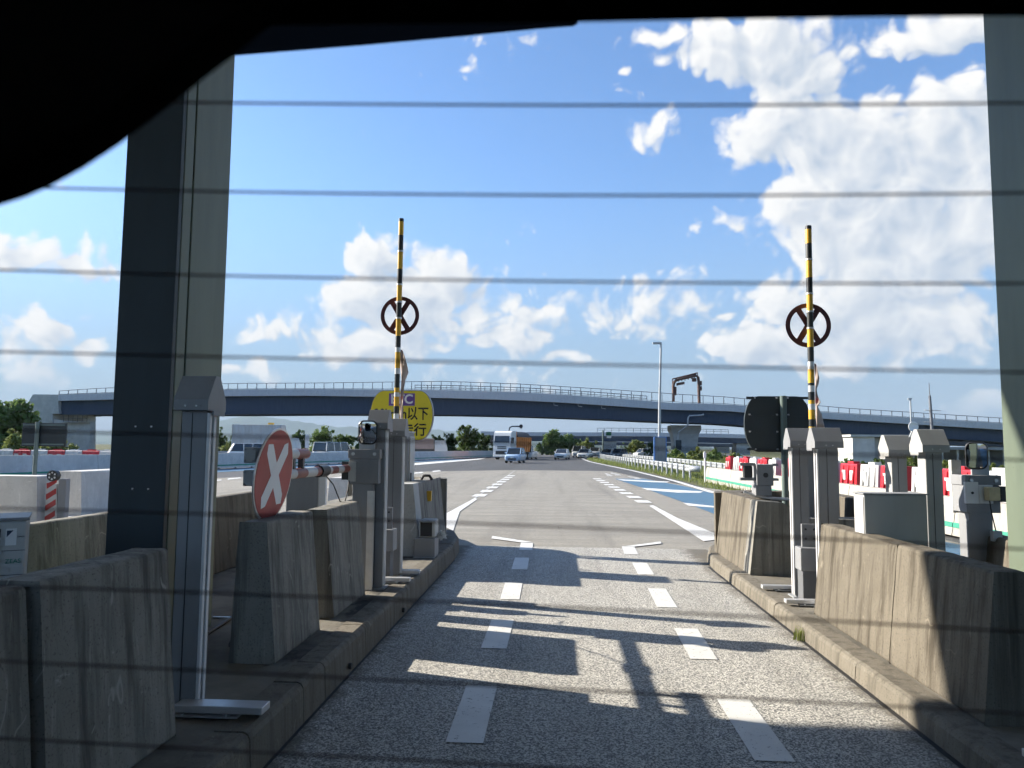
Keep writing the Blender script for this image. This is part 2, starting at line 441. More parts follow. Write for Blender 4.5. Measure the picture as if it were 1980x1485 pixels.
M_GALV = streaky('galvanised_steel', (0.42, 0.44, 0.455), (0.34, 0.355, 0.37), 0.45, 0.35)
M_BLACK = mat('black_rubber', (0.018, 0.018, 0.019), 0.6)
M_BLACKP = mat('black_plastic', (0.025, 0.026, 0.028), 0.4)
M_DARKGREEN = streaky('sign_back_paint', (0.030, 0.040, 0.044), (0.022, 0.031, 0.035), 0.5)
M_POSTGREEN = streaky('green_grey_post', (0.13, 0.175, 0.165), (0.10, 0.14, 0.13), 0.5)
M_YELLOW = mat('yellow_bar_paint', (0.72, 0.42, 0.035), 0.42, var=0.12, scale=12)
M_BLACKBAR = mat('black_bar_paint', (0.022, 0.026, 0.028), 0.4, var=0.3, scale=10)
M_WINE = mat('maroon_plate', (0.095, 0.022, 0.026), 0.5, var=0.35, scale=14)
M_WHITE = mat('white_paint', (0.78, 0.78, 0.77), 0.42, var=0.06, scale=5)
M_SIGNYEL = mat('yellow_sign_sheet', (0.84, 0.70, 0.035), 0.42, var=0.06, scale=3)
M_PURPLE = mat('purple_sign_sheet', (0.17, 0.085, 0.36), 0.45)
M_SIGNBLK = mat('black_sign_letters', (0.015, 0.015, 0.016), 0.5)
M_SIGNWHT = mat('white_sign_letters', (0.80, 0.80, 0.80), 0.45)
M_RED = mat('red_reflective_sheet', (0.46, 0.065, 0.062), 0.42, spec=0.3, col2=(0.37, 0.045, 0.046), scale=3, detail=3)
M_REDP = mat('red_plastic', (0.52, 0.022, 0.035), 0.42, var=0.22, scale=5)
M_WHITEP = mat('white_plastic', (0.56, 0.56, 0.545), 0.42, var=0.10, scale=5)
M_REDBAND = mat('rusty_red_band', (0.28, 0.085, 0.065), 0.45, var=0.2, scale=12)
M_PAPER = mat('pinkish_banner_cloth', (0.56, 0.47, 0.44), 0.8, var=0.12, scale=10)
M_BAG = mat('clear_plastic_wrap', (0.66, 0.66, 0.64), 0.25, var=0.15, scale=18)
M_MIRROR = mat('mirror_face', (0.86, 0.87, 0.88), 0.03, 1.0)
M_GLASSD = mat('dark_window_glass', (0.02, 0.026, 0.032), 0.06, 0.0, spec=0.8)
M_TYRE = mat('tyre_rubber', (0.02, 0.02, 0.021), 0.85)
M_GIRDER = streaky('blue_girder_paint', (0.030, 0.050, 0.086), (0.042, 0.064, 0.100), 0.6)
M_PARAPET = streaky('parapet_paint', (0.54, 0.55, 0.56), (0.47, 0.48, 0.50), 0.6)
M_RAIL = mat('railing_steel', (0.085, 0.10, 0.12), 0.5, 0.2)
M_RUST = mat('rust_brown_steel', (0.12, 0.065, 0.048), 0.7, var=0.35, scale=3)
M_GREENSTRIPE = mat('green_stripe_paint', (0.035, 0.26, 0.175), 0.6, var=0.1, scale=6)
M_TRIM = mat('black_car_trim', (0.012, 0.012, 0.014), 0.9, spec=0.1)
M_SPOIL = mat('spoiler_underside', (0.005, 0.006, 0.009), 0.7, spec=0.1)
M_WIRE = mat('heating_wire_print', (0.10, 0.055, 0.06), 0.6)
M_BEIGE = mat('beige_plastic', (0.62, 0.52, 0.30), 0.5, var=0.15, scale=20)
M_ORANGE = mat('orange_steel', (0.66, 0.205, 0.025), 0.45, var=0.12, scale=2)
M_BARK = mat('bark', (0.085, 0.065, 0.048), 0.9, var=0.4, scale=8)

def leaf_mat(name, a, b_):
    m, nt, b = mk(name, 0.6, 0.25)
    v = coords(nt)
    c = ramp(nt, noise(nt, v, 1.4, 3, 0.6), 0.35, 0.65, a, b_)
    nt.links.new(c, b.inputs['Base Color'])
    tr = nt.nodes.new('ShaderNodeBsdfTranslucent')
    nt.links.new(c, tr.inputs['Color'])
    mx = nt.nodes.new('ShaderNodeMixShader'); mx.inputs[0].default_value = 0.32
    out = nt.nodes['Material Output']
    nt.links.new(b.outputs[0], mx.inputs[1]); nt.links.new(tr.outputs[0], mx.inputs[2]); nt.links.new(mx.outputs[0], out.inputs[0])
    return m
M_LEAF = leaf_mat('leaf_mid_green', (0.115, 0.180, 0.052), (0.165, 0.235, 0.070))
M_LEAFD = leaf_mat('leaf_dark_green', (0.062, 0.110, 0.040), (0.095, 0.150, 0.052))
M_LEAFY = leaf_mat('leaf_yellow_green', (0.165, 0.21, 0.06), (0.22, 0.25, 0.08))
M_STRAW = leaf_mat('dry_grass', (0.22, 0.205, 0.085), (0.155, 0.175, 0.055))

# ------------------------------------------------------------------ mesh helpers
class MB:
    """collects shapes; build() links them as one mesh object"""
    def __init__(self):
        self.v, self.f, self.mi, self.sm, self.mats = [], [], [], [], []
    def _m(self, m):
        if m not in self.mats: self.mats.append(m)
        return self.mats.index(m)
    def add(self, verts, faces, m=None, smooth=False, T=None):
        o = len(self.v)
        for p in verts:
            p = Vector(p)
            self.v.append(tuple(T @ p if T is not None else p))
        i = self._m(m)
        for f in faces:
            self.f.append(tuple(o + k for k in f)); self.mi.append(i); self.sm.append(smooth)
        return self
    def box(self, a, b, m=None, T=None):
        x0, y0, z0 = (min(a[i], b[i]) for i in range(3)); x1, y1, z1 = (max(a[i], b[i]) for i in range(3))
        return self.add([(x0,y0,z0),(x1,y0,z0),(x1,y1,z0),(x0,y1,z0),(x0,y0,z1),(x1,y0,z1),(x1,y1,z1),(x0,y1,z1)],
                        [(0,3,2,1),(4,5,6,7),(0,1,5,4),(1,2,6,5),(2,3,7,6),(3,0,4,7)], m, False, T)
    def prism(self, poly, axis, a, b, m=None, T=None, smooth=False):
        """extrude a 2-D outline (counter clockwise) along an axis from a to b"""
        n = len(poly)
        def pt(p, t):
            return {'x': (t, p[0], p[1]), 'y': (p[0], t, p[1]), 'z': (p[0], p[1], t)}[axis]
        vs = [pt(p, a) for p in poly] + [pt(p, b) for p in poly]
        fs = [(i, (i+1) % n, n + (i+1) % n, n + i) for i in range(n)]
        self.add(vs, fs, m, smooth, T)
        return self.add(vs, [tuple(range(n-1, -1, -1)), tuple(range(n, 2*n))], m, False, T)
    def tube(self, pts, r, m=None, n=8, caps=True, T=None, smooth=True):
        pts = [Vector(p) for p in pts]
        rs = r if isinstance(r, (list, tuple)) else [r] * len(pts)
        rings = []
        u = None
        for i, p in enumerate(pts):
            d = (pts[min(i+1, len(pts)-1)] - pts[max(i-1, 0)]).normalized()
            if u is None:
                u = d.cross(Vector((0, 0, 1)) if abs(d.z) < 0.9 else Vector((1, 0, 0))).normalized()
            else:
                u = (u - d * u.dot(d)).normalized()
            w = d.cross(u)
            rings.append([p + (u * math.cos(2*math.pi*k/n) + w * math.sin(2*math.pi*k/n)) * rs[i] for k in range(n)])
        vs = [q for rg in rings for q in rg]
        fs = [(i*n+k, i*n+(k+1) % n, (i+1)*n+(k+1) % n, (i+1)*n+k) for i in range(len(pts)-1) for k in range(n)]
        self.add(vs, fs, m, smooth, T)
        if caps:
            self.add(rings[0], [tuple(range(n-1, -1, -1))], m, False, T)
            self.add(rings[-1], [tuple(range(n))], m, False, T)
        return self
    def cyl(self, c, r, h, axis='z', m=None, n=20, T=None):
        c = Vector(c); d = {'x': Vector((1,0,0)), 'y': Vector((0,1,0)), 'z': Vector((0,0,1))}[axis]
        return self.tube([c, c + d * h], r, m, n, True, T)
    def sheet(self, pts, z, m=None):
        """flat polygon at height z"""
        return self.add([(p[0], p[1], z) for p in pts], [tuple(range(len(pts)))], m)
    def mesh(self, name):
        me = bpy.data.meshes.new(name)
        me.from_pydata(self.v, [], self.f)
        for m in self.mats:
            me.materials.append(m)
        me.polygons.foreach_set('material_index', self.mi)
        me.polygons.foreach_set('use_smooth', self.sm)
        me.update()
        return me
    def build(self, name, parent=None, bevel=0.0, recalc=True, **tags):
        me = self.mesh(name)
        if recalc:
            bm = bmesh.new(); bm.from_mesh(me); bmesh.ops.recalc_face_normals(bm, faces=bm.faces); bm.to_mesh(me); bm.free()
        o = bpy.data.objects.new(name, me)
        COL.objects.link(o)
        if parent is not None: o.parent = parent
        if bevel:
            bv = o.modifiers.new('edge', 'BEVEL'); bv.width = bevel; bv.segments = 2; bv.limit_method = 'ANGLE'; bv.angle_limit = R(40)
        tag(o, **tags)
        return o

def tag(o, label=None, cat=None, group=None, kind=None):
    if label: o['label'] = label
    if cat: o['category'] = cat
    if group: o['group'] = group
    if kind: o['kind'] = kind
    return o

_TX = bpy.data.textures.new('surface_waviness', 'CLOUDS'); _TX.noise_scale = 0.16; _TX.noise_depth = 3
def roughen(o, strength=0.007, level=4):
    '''slightly uneven cast faces and worn edges'''
    sb = o.modifiers.new('cuts', 'SUBSURF'); sb.subdivision_type = 'SIMPLE'; sb.levels = level; sb.render_levels = level
    dm = o.modifiers.new('wear', 'DISPLACE'); dm.texture = _TX; dm.texture_coords = 'GLOBAL'; dm.strength = strength; dm.mid_level = 0.5
    return o

def thing(name, label, cat, loc=(0, 0, 0), rz=0.0, group=None):
    o = bpy.data.objects.new(name, None)
    COL.objects.link(o)
    o.empty_display_size = 0.1
    o.location = loc
    o.rotation_euler = (0, 0, rz)
    return tag(o, label, cat, group)

def place(me, name, parent=None, loc=(0, 0, 0), rz=0.0, **tags):
    o = bpy.data.objects.new(name, me)
    COL.objects.link(o)
    o.parent = parent; o.location = loc; o.rotation_euler = (0, 0, rz)
    return tag(o, **tags)

def copy_tree(o, parent=None):
    c = o.copy(); COL.objects.link(c); c.parent = parent
    for ch in list(o.children):
        copy_tree(ch, c)
    return c

ORD = ['first', 'second', 'third', 'fourth', 'fifth', 'sixth', 'seventh', 'eighth', 'ninth', 'tenth', 'eleventh', 'twelfth', 'thirteenth', 'fourteenth',
       'fifteenth', 'sixteenth', 'seventeenth', 'eighteenth', 'nineteenth', 'twentieth']

def text_mesh(s, size, m, extrude=0.001, width=1.0, bold=0.0):
    cu = bpy.data.curves.new('lettering', 'FONT')
    cu.body = s; cu.size = size; cu.align_x = 'CENTER'; cu.align_y = 'CENTER'; cu.extrude = extrude; cu.offset = bold
    o = bpy.data.objects.new('lettering', cu)
    COL.objects.link(o)
    dg = bpy.context.evaluated_depsgraph_get()
    me = bpy.data.meshes.new_from_object(o.evaluated_get(dg))
    bpy.data.objects.remove(o)
    me.materials.clear(); me.materials.append(m)
    if width != 1.0:
        me.transform(Matrix.Diagonal((width, 1, 1, 1)))
    return me

def put_text(s, size, m, parent, loc, rot, name='lettering', **kw):
    me = text_mesh(s, size, m, **kw)
    o = bpy.data.objects.new(name, me); COL.objects.link(o)
    o.parent = parent; o.location = loc; o.rotation_euler = rot
    return o

# ------------------------------------------------------------------ the setting: ground, roads, islands
def struct(mb, name, parent=None, **kw):
    return mb.build(name, parent, kind=None if parent else 'structure', recalc=False, **kw)

b = MB(); b.sheet([(-9000, -300), (9000, -300), (9000, 14000), (-9000, 14000)], -0.03, M_GROUND)
struct(b, 'ground')

EDGE = [G(1140, 884), G(1131, 887.5), G(1146, 893), G(1180, 900), G(1235, 911), G(1320, 931), G(1400, 954)]
EDGE = [(p.x, p.y) for p in EDGE]
b = MB()
road_poly = [(-60, -40), (16, -40), (16, 16), (7.0, 22)] + list(reversed(EDGE)) + [(16, 190), (40, 320), (0, 420), (-14, 300), (-11, 160), (-12, 120), (-17, 96), (-22, 72), (-26, 50), (-30, 36), (-60, 30)]
b.sheet(road_poly, 0.0, M_ROAD)
road = struct(b, 'road')
# highway beyond the white wall, and the loop road on the other side
b = MB(); b.sheet([(-70, 40), (-27, 40), (-25, 56), (-19, 96), (-15, 122), (-13, 160), (-20, 330), (-60, 330)], -0.012, M_ROAD)
struct(b, 'highway')
b = MB(); b.sheet([(11, 60), (34, 60), (44, 170), (60, 260), (20, 260), (13, 140)], -0.015, M_ROAD)
struct(b, 'loop_road')
# concrete apron and the lane's porous asphalt
ap_far = [(p.x, p.y) for p in (G(400, 925), G(700, 914), G(990, 909), G(1180, 911))]
b = MB(); b.sheet([(-22.5, 9.5), (7.0, 9.5), (7.0, 27), (4.9, 38)] + list(reversed(ap_far)) + [(-22.5, 30)], 0.004, M_SLAB)
struct(b, 'concrete_apron')
b = MB(); b.sheet([(-22.0, -30), (-3.9, -30), (-3.9, 9.494), (-22.0, 9.494)], 0.005, M_SLAB)
struct(b, 'side_lane')
KL, KR = -1.45, 2.06           # kerb faces
b = MB(); b.sheet([(KL - .3, -20), (KR + .3, -20), (KR + .3, 12.2), (KL - .3, 12.2)], 0.009, M_ASPH)
lane = struct(b, 'lane_surface')
# blue coatings
def pxpoly(pts): return [(G(x, y).x, G(x, y).y) for x, y in pts]
b = MB(); b.sheet(pxpoly([(1188, 926), (1245, 926), (1330, 942), (1405, 962), (1470, 985)]) + [(6.9, 13.2), (6.6, -12), (4.35, -12), (4.35, 13.0)] + pxpoly([(1412, 1008), (1395, 1000), (1330, 975), (1255, 948)]), 0.013, M_BLUE)
blue = struct(b, 'blue_lane_coating')
WALL_L = [(-26.0, 22), (-24.8, 29), (-23.7, 37), (-22.4, 50), (-19.0, 72), (-14.8, 96), (-11.2, 120), (-8.5, 150)]
b = MB()
inner = [(x + 0.9, y) for x, y in WALL_L]; outer = [(x + 3.4, y) for x, y in WALL_L]
b.sheet(inner[:6] + list(reversed(outer[:6])), 0.013, M_BLUE)
struct(b, 'blue_shoulder_coating')

# painted marks, each its own sheet on the road
def mark(name, pts, parent, z, m=M_PAINT):
    b = MB(); b.sheet(pts, z, m)
    return b.build(name, parent, recalc=False)
rng = random.Random(4)
ZL = 0.014
for side, rows in (('l', [(868, 927, 1440, 911, 952, 1330), (937, 972, 1256, 956, 988, 1201), (972, 999, 1160, 980, 1007, 1129), (992, 1016, 1102, 998, 1021, 1080), (1007, 1026, 1064, 1009, 1029, 1051)]),
                   ('r', [(1471, 1527, 1476, 1396, 1438, 1356), (1341, 1382, 1277, 1308, 1344, 1218), (1275, 1306, 1176, 1257, 1283, 1140), (1237, 1262, 1112, 1224, 1249, 1090), (1210, 1231, 1072, 1202, 1227, 1058)])):
    for x0, x1, y0, xa, xb, y1 in rows:
        a, c = G(x0, y0), G(x1, y0 + 2); d, e = G(xb, y1), G(xa, y1)
        w = 0.205
        m0, m1 = (a + c) / 2, (d + e) / 2
        mark('lane_dash', [(m0.x - w/2, m0.y), (m0.x + w/2, m0.y), (m1.x + w/2, m1.y), (m1.x - w/2, m1.y)], lane, ZL)
mark('lane_dash', pxpoly([(1009, 1051), (1029, 1050), (952, 1038), (950, 1043)]), lane, 0.018)
mark('lane_dash', pxpoly([(1203, 1059), (1226, 1059), (1279, 1053), (1277, 1049)]), lane, 0.018)
# approach wedges and the dashed lane lines ahead
mark('nose_wedge', pxpoly([(846, 1003), (918, 964), (923, 966), (889, 990), (875, 1031), (842, 1031)]), road, 0.016)
mark('nose_wedge', pxpoly([(1255, 979), (1263, 978), (1310, 1003), (1407, 1043), (1360, 1048)]), road, 0.017)
def dash_row(p0, p1, n, w, fill, parent, z):
    a, c = G(*p0), G(*p1)
    d = (c - a); ln = d.length; d.normalize(); s = Vector((-d.y, d.x, 0)) * (w / 2)
    for i in range(n):
        q0, q1 = a + d * (ln * i / n), a + d * (ln * (i + fill) / n)
        mark('lane_dash', [(q0 - s).to_2d()[:], (q1 - s).to_2d()[:], (q1 + s).to_2d()[:], (q0 + s).to_2d()[:]], parent, z)
dash_row((924, 961), (992, 918), 8, 0.42, 0.5, road, 0.016)
dash_row((1248, 973), (1150, 924), 9, 0.42, 0.5, road, 0.016)
mark('joint_line', pxpoly([(872, 994), (995, 910), (997, 910), (880, 992)]), road, 0.0125, M_FADED)
def line_row(pts, w, z, name='edge_line', m=M_PAINT):
    l, r_ = [], []
    for i, p in enumerate(pts):
        a = Vector(pts[max(i-1, 0)]); c = Vector(pts[min(i+1, len(pts)-1)])
        d = (c - a).normalized(); s = Vector((-d.y, d.x)) * w / 2
        l.append((Vector(p) - s)[:]); r_.append((Vector(p) + s)[:])
    for i in range(len(pts) - 1):
        mark(name, [l[i], l[i+1], r_[i+1], r_[i]], road, z)
line_row([(x - 0.35, y) for x, y in EDGE], 0.28, 0.017)
# chevrons on the blue, arrows ahead, dashes on the left lanes
for (xa, ya, xb, yb, xc, yc, t) in [(1193, 927, 1260, 934, 1296, 932, 4), (1240, 944, 1310, 955, 1360, 951, 6), (1320, 973, 1400, 986, 1420, 984, 8)]:
    mark('chevron', pxpoly([(xa, ya), (xc, yc), (xc - 6, yc + t * .45), (xb, yb - t * .25), (xa + 12, ya + t * .75)]), blue, 0.0175)
for (x, y, l) in [(1182, 914, 14), (1216, 921, 18), (1172, 915, 8)]:
    mark('road_arrow', pxpoly([(x, y), (x + l, y + 3), (x + l + 6, y + 6), (x + l - 8, y + 6), (x + l - 6, y + 4), (x - 3, y + 1.6)]), road, 0.016, M_FADED)
for (x, y, l) in [(640, 940, 22), (700, 936, 20), (760, 918, 18), (800, 914.5, 16), (836, 911, 14), (414, 929, 12), (440, 926, 24), (163, 950, 26), (640, 911, 16), (676, 908.6, 14)]:
    mark('lane_dash', pxpoly([(x, y), (x + l, y - l * 0.10), (x + l + 3, y - l * .10 + 1.8), (x + 1, y + 2.2)]), road, 0.018)
mark('nose_wedge', pxpoly([(795, 896), (940, 886), (925, 889), (800, 900)]), road, 0.0185)
mark('nose_wedge', pxpoly([(425, 975), (560, 955), (700, 930), (560, 962), (430, 984)]), road, 0.0185, M_FADED)

# ---- islands: a paved top with separate kerb stones round it
ZK = 0.14
ZKL = 0.23            # the left island stands higher
def island(name, outline_right, sign, x_back, y0, ZK=ZK):
    """outline_right: points along the lane side and round the nose"""
    b = MB()
    ins = [(x - sign * 0.19, y) for x, y in outline_right]
    poly = ins + [(x_back, ins[-1][1]), (x_back, y0)]
    n = len(poly)
    if sign < 0: pass
    b.add([(p[0], p[1], ZK) for p in poly], [tuple(range(n))], M_ISLAND)
    b.add([(p[0], p[1], 0.0) for p in poly] + [(p[0], p[1], ZK) for p in poly], [(i, (i+1) % n, n + (i+1) % n, n + i) for i in range(n)], M_ISLAND)
    o = b.build(name, None, kind='structure')
    return o
NOSE_L = [(KL, -3.0), (KL, 10.6), (KL - .05, 11.5), (KL - .22, 12.3), (KL - .5, 13.0), (KL - .9, 13.6), (KL - 1.4, 13.9)]
NOSE_R = [(KR, -3.0), (KR, 10.1), (KR + .06, 10.9), (KR + .22, 11.6), (KR + .5, 12.2), (KR + .9, 12.7), (KR + 1.4, 12.95)]
isl_l = island('traffic_island', NOSE_L, 1, -3.75, -3.0, ZKL)
isl_r = island('traffic_island', NOSE_R, -1, 4.3, -3.0)

def kerb_stone(p, q, side, parent, z=ZK, w=0.19, gap=0.006, hole=False):
    """one stone from p to q along the kerb line; side = +1 when the island lies towards -x"""
    p, q = Vector((*p, 0)), Vector((*q, 0))
    d = (q - p).normalized(); inn = Vector((-d.y, d.x, 0)) * side
    p = p + d * gap; q = q - d * gap
    zt = z + rng.uniform(0.002, 0.010)
    prof = [(0.0, 0.0), (w, 0.0), (w, zt), (0.045, zt), (0.022, zt - 0.012), (0.010, zt - 0.035)]
    vs = [p + inn * a + Vector((0, 0, h)) for a, h in prof] + [q + inn * a + Vector((0, 0, h)) for a, h in prof]
    n = len(prof)
    b = MB(); b.add(vs, [(i, (i+1) % n, n + (i+1) % n, n + i) for i in range(n)] + [tuple(range(n-1, -1, -1)), tuple(range(n, 2*n))], M_KERB)
    o = b.build('kerb_stone', parent)
    if hole:
        m_ = (p + q) / 2
        b = MB(); b.cyl(m_ - inn * 0.006 + Vector((0, 0, 0.075)), 0.022, 0.02 * side, 'x', M_BLACK, 12)
        b.build('weep_hole', o)
    return o
for line, side, par, cuts in ((NOSE_L, 1, isl_l, [-3.0, -1.0, 0.6, 1.6, 2.6, 3.6, 4.35, 4.75, 5.75, 6.75, 7.35, 7.95, 8.55, 9.15, 9.75, 10.6]), (NOSE_R, -1, isl_r, [-3.0, -1.0, 1.0, 2.4, 3.55, 5.45, 7.4, 9.0, 10.1])):
    x = line[0][0]
    for i, (a, c) in enumerate(zip(cuts[:-1], cuts[1:])):
        kerb_stone((x, a), (x, c), side, par, z=ZKL if side > 0 else ZK, hole=(side > 0 and i in (4, 7, 9)))
    for a, c in zip(line[1:-1], line[2:]):
        kerb_stone(a, c, side, par, z=ZKL if side > 0 else ZK)
# drain gap along the right kerb, and litter line
b = MB(); b.box((KR - 0.03, -3, 0.010), (KR + 0.01, 10.4, 0.0125), M_BLACK); b.build('kerb_joint', isl_r)
b = MB(); b.box((KL - 0.008, -3, 0.010), (KL + 0.016, 10.6, 0.0125), M_BLACK); b.build('kerb_joint', isl_l)

# ------------------------------------------------------------------ toll gate canopy and its columns
can = thing('toll_gate_canopy', 'green steel toll gate canopy whose two columns flank the lane', 'canopy', (0, 0, 0))
def column(x0, x1, y0, y1, cover, lab):
    b = MB()
    b.box((x0, y0 + 0.05, 0.0), (x1, y0 + 0.17, 6.3), M_GREEN)
    b.box((x0 + 0.02, y0 + 0.17, 0.0), (x1 - 0.025, y0 + 0.19, 6.3), M_BLACKP)
    b.box((x0, y0 + 0.19, 0.0), (x1, y1, 6.3), M_GREEN)
    c = b.build('column', can, bevel=0.006, label=lab)
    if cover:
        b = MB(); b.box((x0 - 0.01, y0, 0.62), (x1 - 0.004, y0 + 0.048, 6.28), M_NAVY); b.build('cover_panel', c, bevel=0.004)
        for z in (1.30, 1.72):
            for dx in (0.16, 0.27):
                b = MB(); b.cyl((x0 + dx, y0, z), 0.006, -0.008, 'y', M_ALU, 8); b.build('bolt', c)
    return c
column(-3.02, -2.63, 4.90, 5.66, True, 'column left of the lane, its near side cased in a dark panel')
XCR = P(1940, 866, 5.66).x
column(XCR, XCR + .39, 4.90, 5.66, False, 'sunlit column right of the lane, cut by the picture edge')
b = MB()
b.box((-34, -8, 6.68), (28, 8.05, 6.80), M_WHITE)
b.build('roof', can)
for y in (-6, 0, 5.3):
    b = MB(); b.box((-34, y - .15, 6.302), (28, y + .15, 6.678), M_GREEN); b.build('beam', can)
for x in (-26, -18, -10, 11, 19):
    b = MB(); b.box((x - .2, 4.95, 0), (x + .2, 5.66, 6.3), M_GREEN); b.build('column', can)
b = MB(); b.box((-34, 8.052, 6.64), (28, 8.13, 7.1), M_GREYL); b.build('fascia', can)

# ------------------------------------------------------------------ the car the picture is taken from
carr = thing('car', 'dark car interior framing the view through its rear window', 'car', (0, 0, 0))
b = MB()
b.box((-0.95, -2.2, 1.815), (0.85, 0.27, 1.87), M_TRIM)
b.build('roof_lining', carr)
def trim_edge(pts, y0, y1, top, name):
    """trim with a rounded lower edge given as photo pixels at distance y0; the profile runs back to y1"""
    pp = [P(x, y, y0) for x, y in pts]
    if pp[-1].x > 0.2: pp.append(Vector((0.66, y0, pp[-1].z - 0.012)))
    if pp[0].x < -0.2: pp.insert(0, Vector((-0.74, y0, pp[0].z - 0.01)))
    n = len(pp)
    b = MB()
    vs = [(p.x, y0, p.z) for p in pp] + [(p.x, y0 - 0.012, p.z + 0.007) for p in pp] + [(p.x, y1, p.z + 0.03) for p in pp] + [(p.x, y1, top + 0.03) for p in pp] + [(p.x, y0, top + 0.03) for p in pp]
    fs = [(k*n + i, k*n + i + 1, ((k+1) % 5)*n + i + 1, ((k+1) % 5)*n + i) for k in range(5) for i in range(n - 1)]
    b.add(vs, fs, M_TRIM)
    b.add([vs[k*n] for k in range(5)], [(0, 1, 2, 3, 4)], M_TRIM); b.add([vs[k*n + n - 1] for k in range(5)], [(4, 3, 2, 1, 0)], M_TRIM)
    return b.build(name, carr)
trim_edge([(-600, 425), (-200, 418), (-60, 408), (0, 397), (50, 381), (100, 359), (160, 326), (230, 280), (340, 195), (400, 148), (450, 109), (500, 68), (560, 25), (640, -20)], 0.26, 0.12, 1.80, 'pillar_trim')
trim_edge([(380, 52), (520, 50), (800, 47), (1080, 44), (1400, 37), (1700, 33), (2000, 31), (2400, 33)], 0.30, 0.18, 1.80, 'window_header')
# spoiler lip over the outside of the glass
sp_px = [(-400, 160), (200, 125), (450, 108), (700, 88), (900, 70), (1040, 56), (1108, 51), (1116, 47), (1122, 20)]
b = MB(); pp = [P(x, y, 0.52) for x, y in sp_px]; n = len(pp)
vs = [(p.x, 0.52, p.z) for p in pp] + [(p.x * .62 / .52, 0.62, 1.6 + (p.z - 1.6) * .62 / .52 + .012) for p in pp] + [(p.x * .62 / .52, 0.62, 2.06) for p in pp] + [(p.x, 0.52, 2.0) for p in pp]
b.add(vs, [(k*n + i, k*n + i + 1, ((k+1) % 4)*n + i + 1, ((k+1) % 4)*n + i) for k in range(4) for i in range(n - 1)], M_SPOIL)
b.add([vs[k*n] for k in range(4)], [(0, 1, 2, 3)], M_SPOIL); b.add([vs[k*n + n - 1] for k in range(4)], [(3, 2, 1, 0)], M_SPOIL)
b.build('spoiler', carr)
GY0, GY1 = 0.300, 0.335        # the glass leans: distance at the header and at the sill
def glass_pt(px, py):
    d = ray(px, py); o = Vector((0, 0, CAM_H))
    # plane through (y=GY0 at z=1.78) and (y=GY1 at z=1.36)
    k = (GY1 - GY0) / (1.36 - 1.78)
    t = (GY0 + k * (CAM_H - 1.78)) / (d.y - k * d.z)
    return o + d * t
for ys in [(192, 203, 199), (361, 377, 373), (522, 543, 548), (680, 702, 720), (832, 858, 890), (983, 1015, 1062), (1133, 1170, 1222), (1278, 1327, 1380), (1427, 1480, 1530)]:
    a, c, e = ys
    k2 = (a + e - 2 * c) / 2.0; k1 = (e - a) / 2.0
    pts = []
    for px in range(-300, 2400, 100):
        t = (px - 990) / 990.0
        pts.append(glass_pt(px, c + k1 * t + k2 * t * t))
    for e_, q_ in ((0, 1), (-1, -2)):                     # run on to the sides of the pane
        d_ = pts[e_] - pts[q_]; xe = -0.60 if e_ == 0 else 0.60
        if abs(pts[e_].x) < 0.60:
            end = pts[e_] + d_ * ((xe - pts[e_].x) / d_.x)
            pts = [end] + pts if e_ == 0 else pts + [end]
    b = MB(); b.tube(pts, 0.00052, M_WIRE, 6); b.build('heating_wire', carr)
m = bpy.data.materials.new('clear_glass'); m.use_nodes = True
nt = m.node_tree; nt.nodes.clear()
o_ = nt.nodes.new('ShaderNodeOutputMaterial'); t_ = nt.nodes.new('ShaderNodeBsdfTransparent'); nt.links.new(t_.outputs[0], o_.inputs[0])
b = MB()
b.add([(-0.62, GY0 + 0.004, 1.80), (0.62, GY0 + 0.004, 1.80), (0.62, GY1 + 0.01, 1.25), (-0.62, GY1 + 0.01, 1.25), (-0.62, GY0 + 0.008, 1.80), (0.62, GY0 + 0.008, 1.80), (0.62, GY1 + 0.014, 1.25), (-0.62, GY1 + 0.014, 1.25)],
      [(0, 1, 2, 3), (7, 6, 5, 4), (0, 4, 5, 1), (1, 5, 6, 2), (2, 6, 7, 3), (3, 7, 4, 0)], m)
b.build('rear_window', carr)
b = MB(); b.box((-0.80, -2.2, 0.5), (-0.72, 0.34, 1.80), M_TRIM); b.build('side_lining', carr)
b = MB(); b.box((0.64, -2.2, 0.5), (0.72, 0.34, 1.80), M_TRIM); b.build('side_lining', carr)
b = MB(); b.box((-0.72, -2.2, 0.45), (0.64, 0.42, 0.52), M_TRIM); b.build('luggage_floor', carr)
b = MB(); b.box((-0.72, -2.2, 0.52), (0.64, -2.12, 1.80), M_TRIM); b.build('added_end_wall', carr)  # unseen wall, added to close the car and keep its interior dark
b = MB(); b.box((-0.72, 0.36, 0.52), (0.64, 0.42, 1.10), M_TRIM); b.build('tailgate_panel', carr)

# ------------------------------------------------------------------ concrete barriers beside the lane
def barrier(y0, y1, x_face, side, h, label, m=M_CONC, wb=0.30, wt=0.20, z0=None, group='concrete barriers along the lane', bevel=0.018):
    """x_face = foot of the lane-side face; side=+1 when the barrier body lies towards +x"""
    if z0 is None: z0 = ZKL if side < 0 else ZK
    o = thing('concrete_barrier', label, 'concrete barrier', (x_face, y0, z0), 0, group)
    lean = 0.085
    prof = [(0, 0), (side * wb, 0), (side * (wb - lean * .4), h), (side * lean, h)]
    b = MB(); b.prism(prof, 'y', 0.006, y1 - y0 - 0.006, m)
    roughen(b.build('body', o, bevel=bevel), 0.010)
    return o
barrier(1.1, 2.62, -1.82, -1, 0.86, 'shaded concrete barrier cut by the left picture edge, before a dark joint', M_CONC_SHADE)
barrier(2.64, 3.54, -1.79, -1, 0.87, 'shaded concrete barrier between the dark joint and the tall gable-capped sensor post', M_CONC_SHADE)
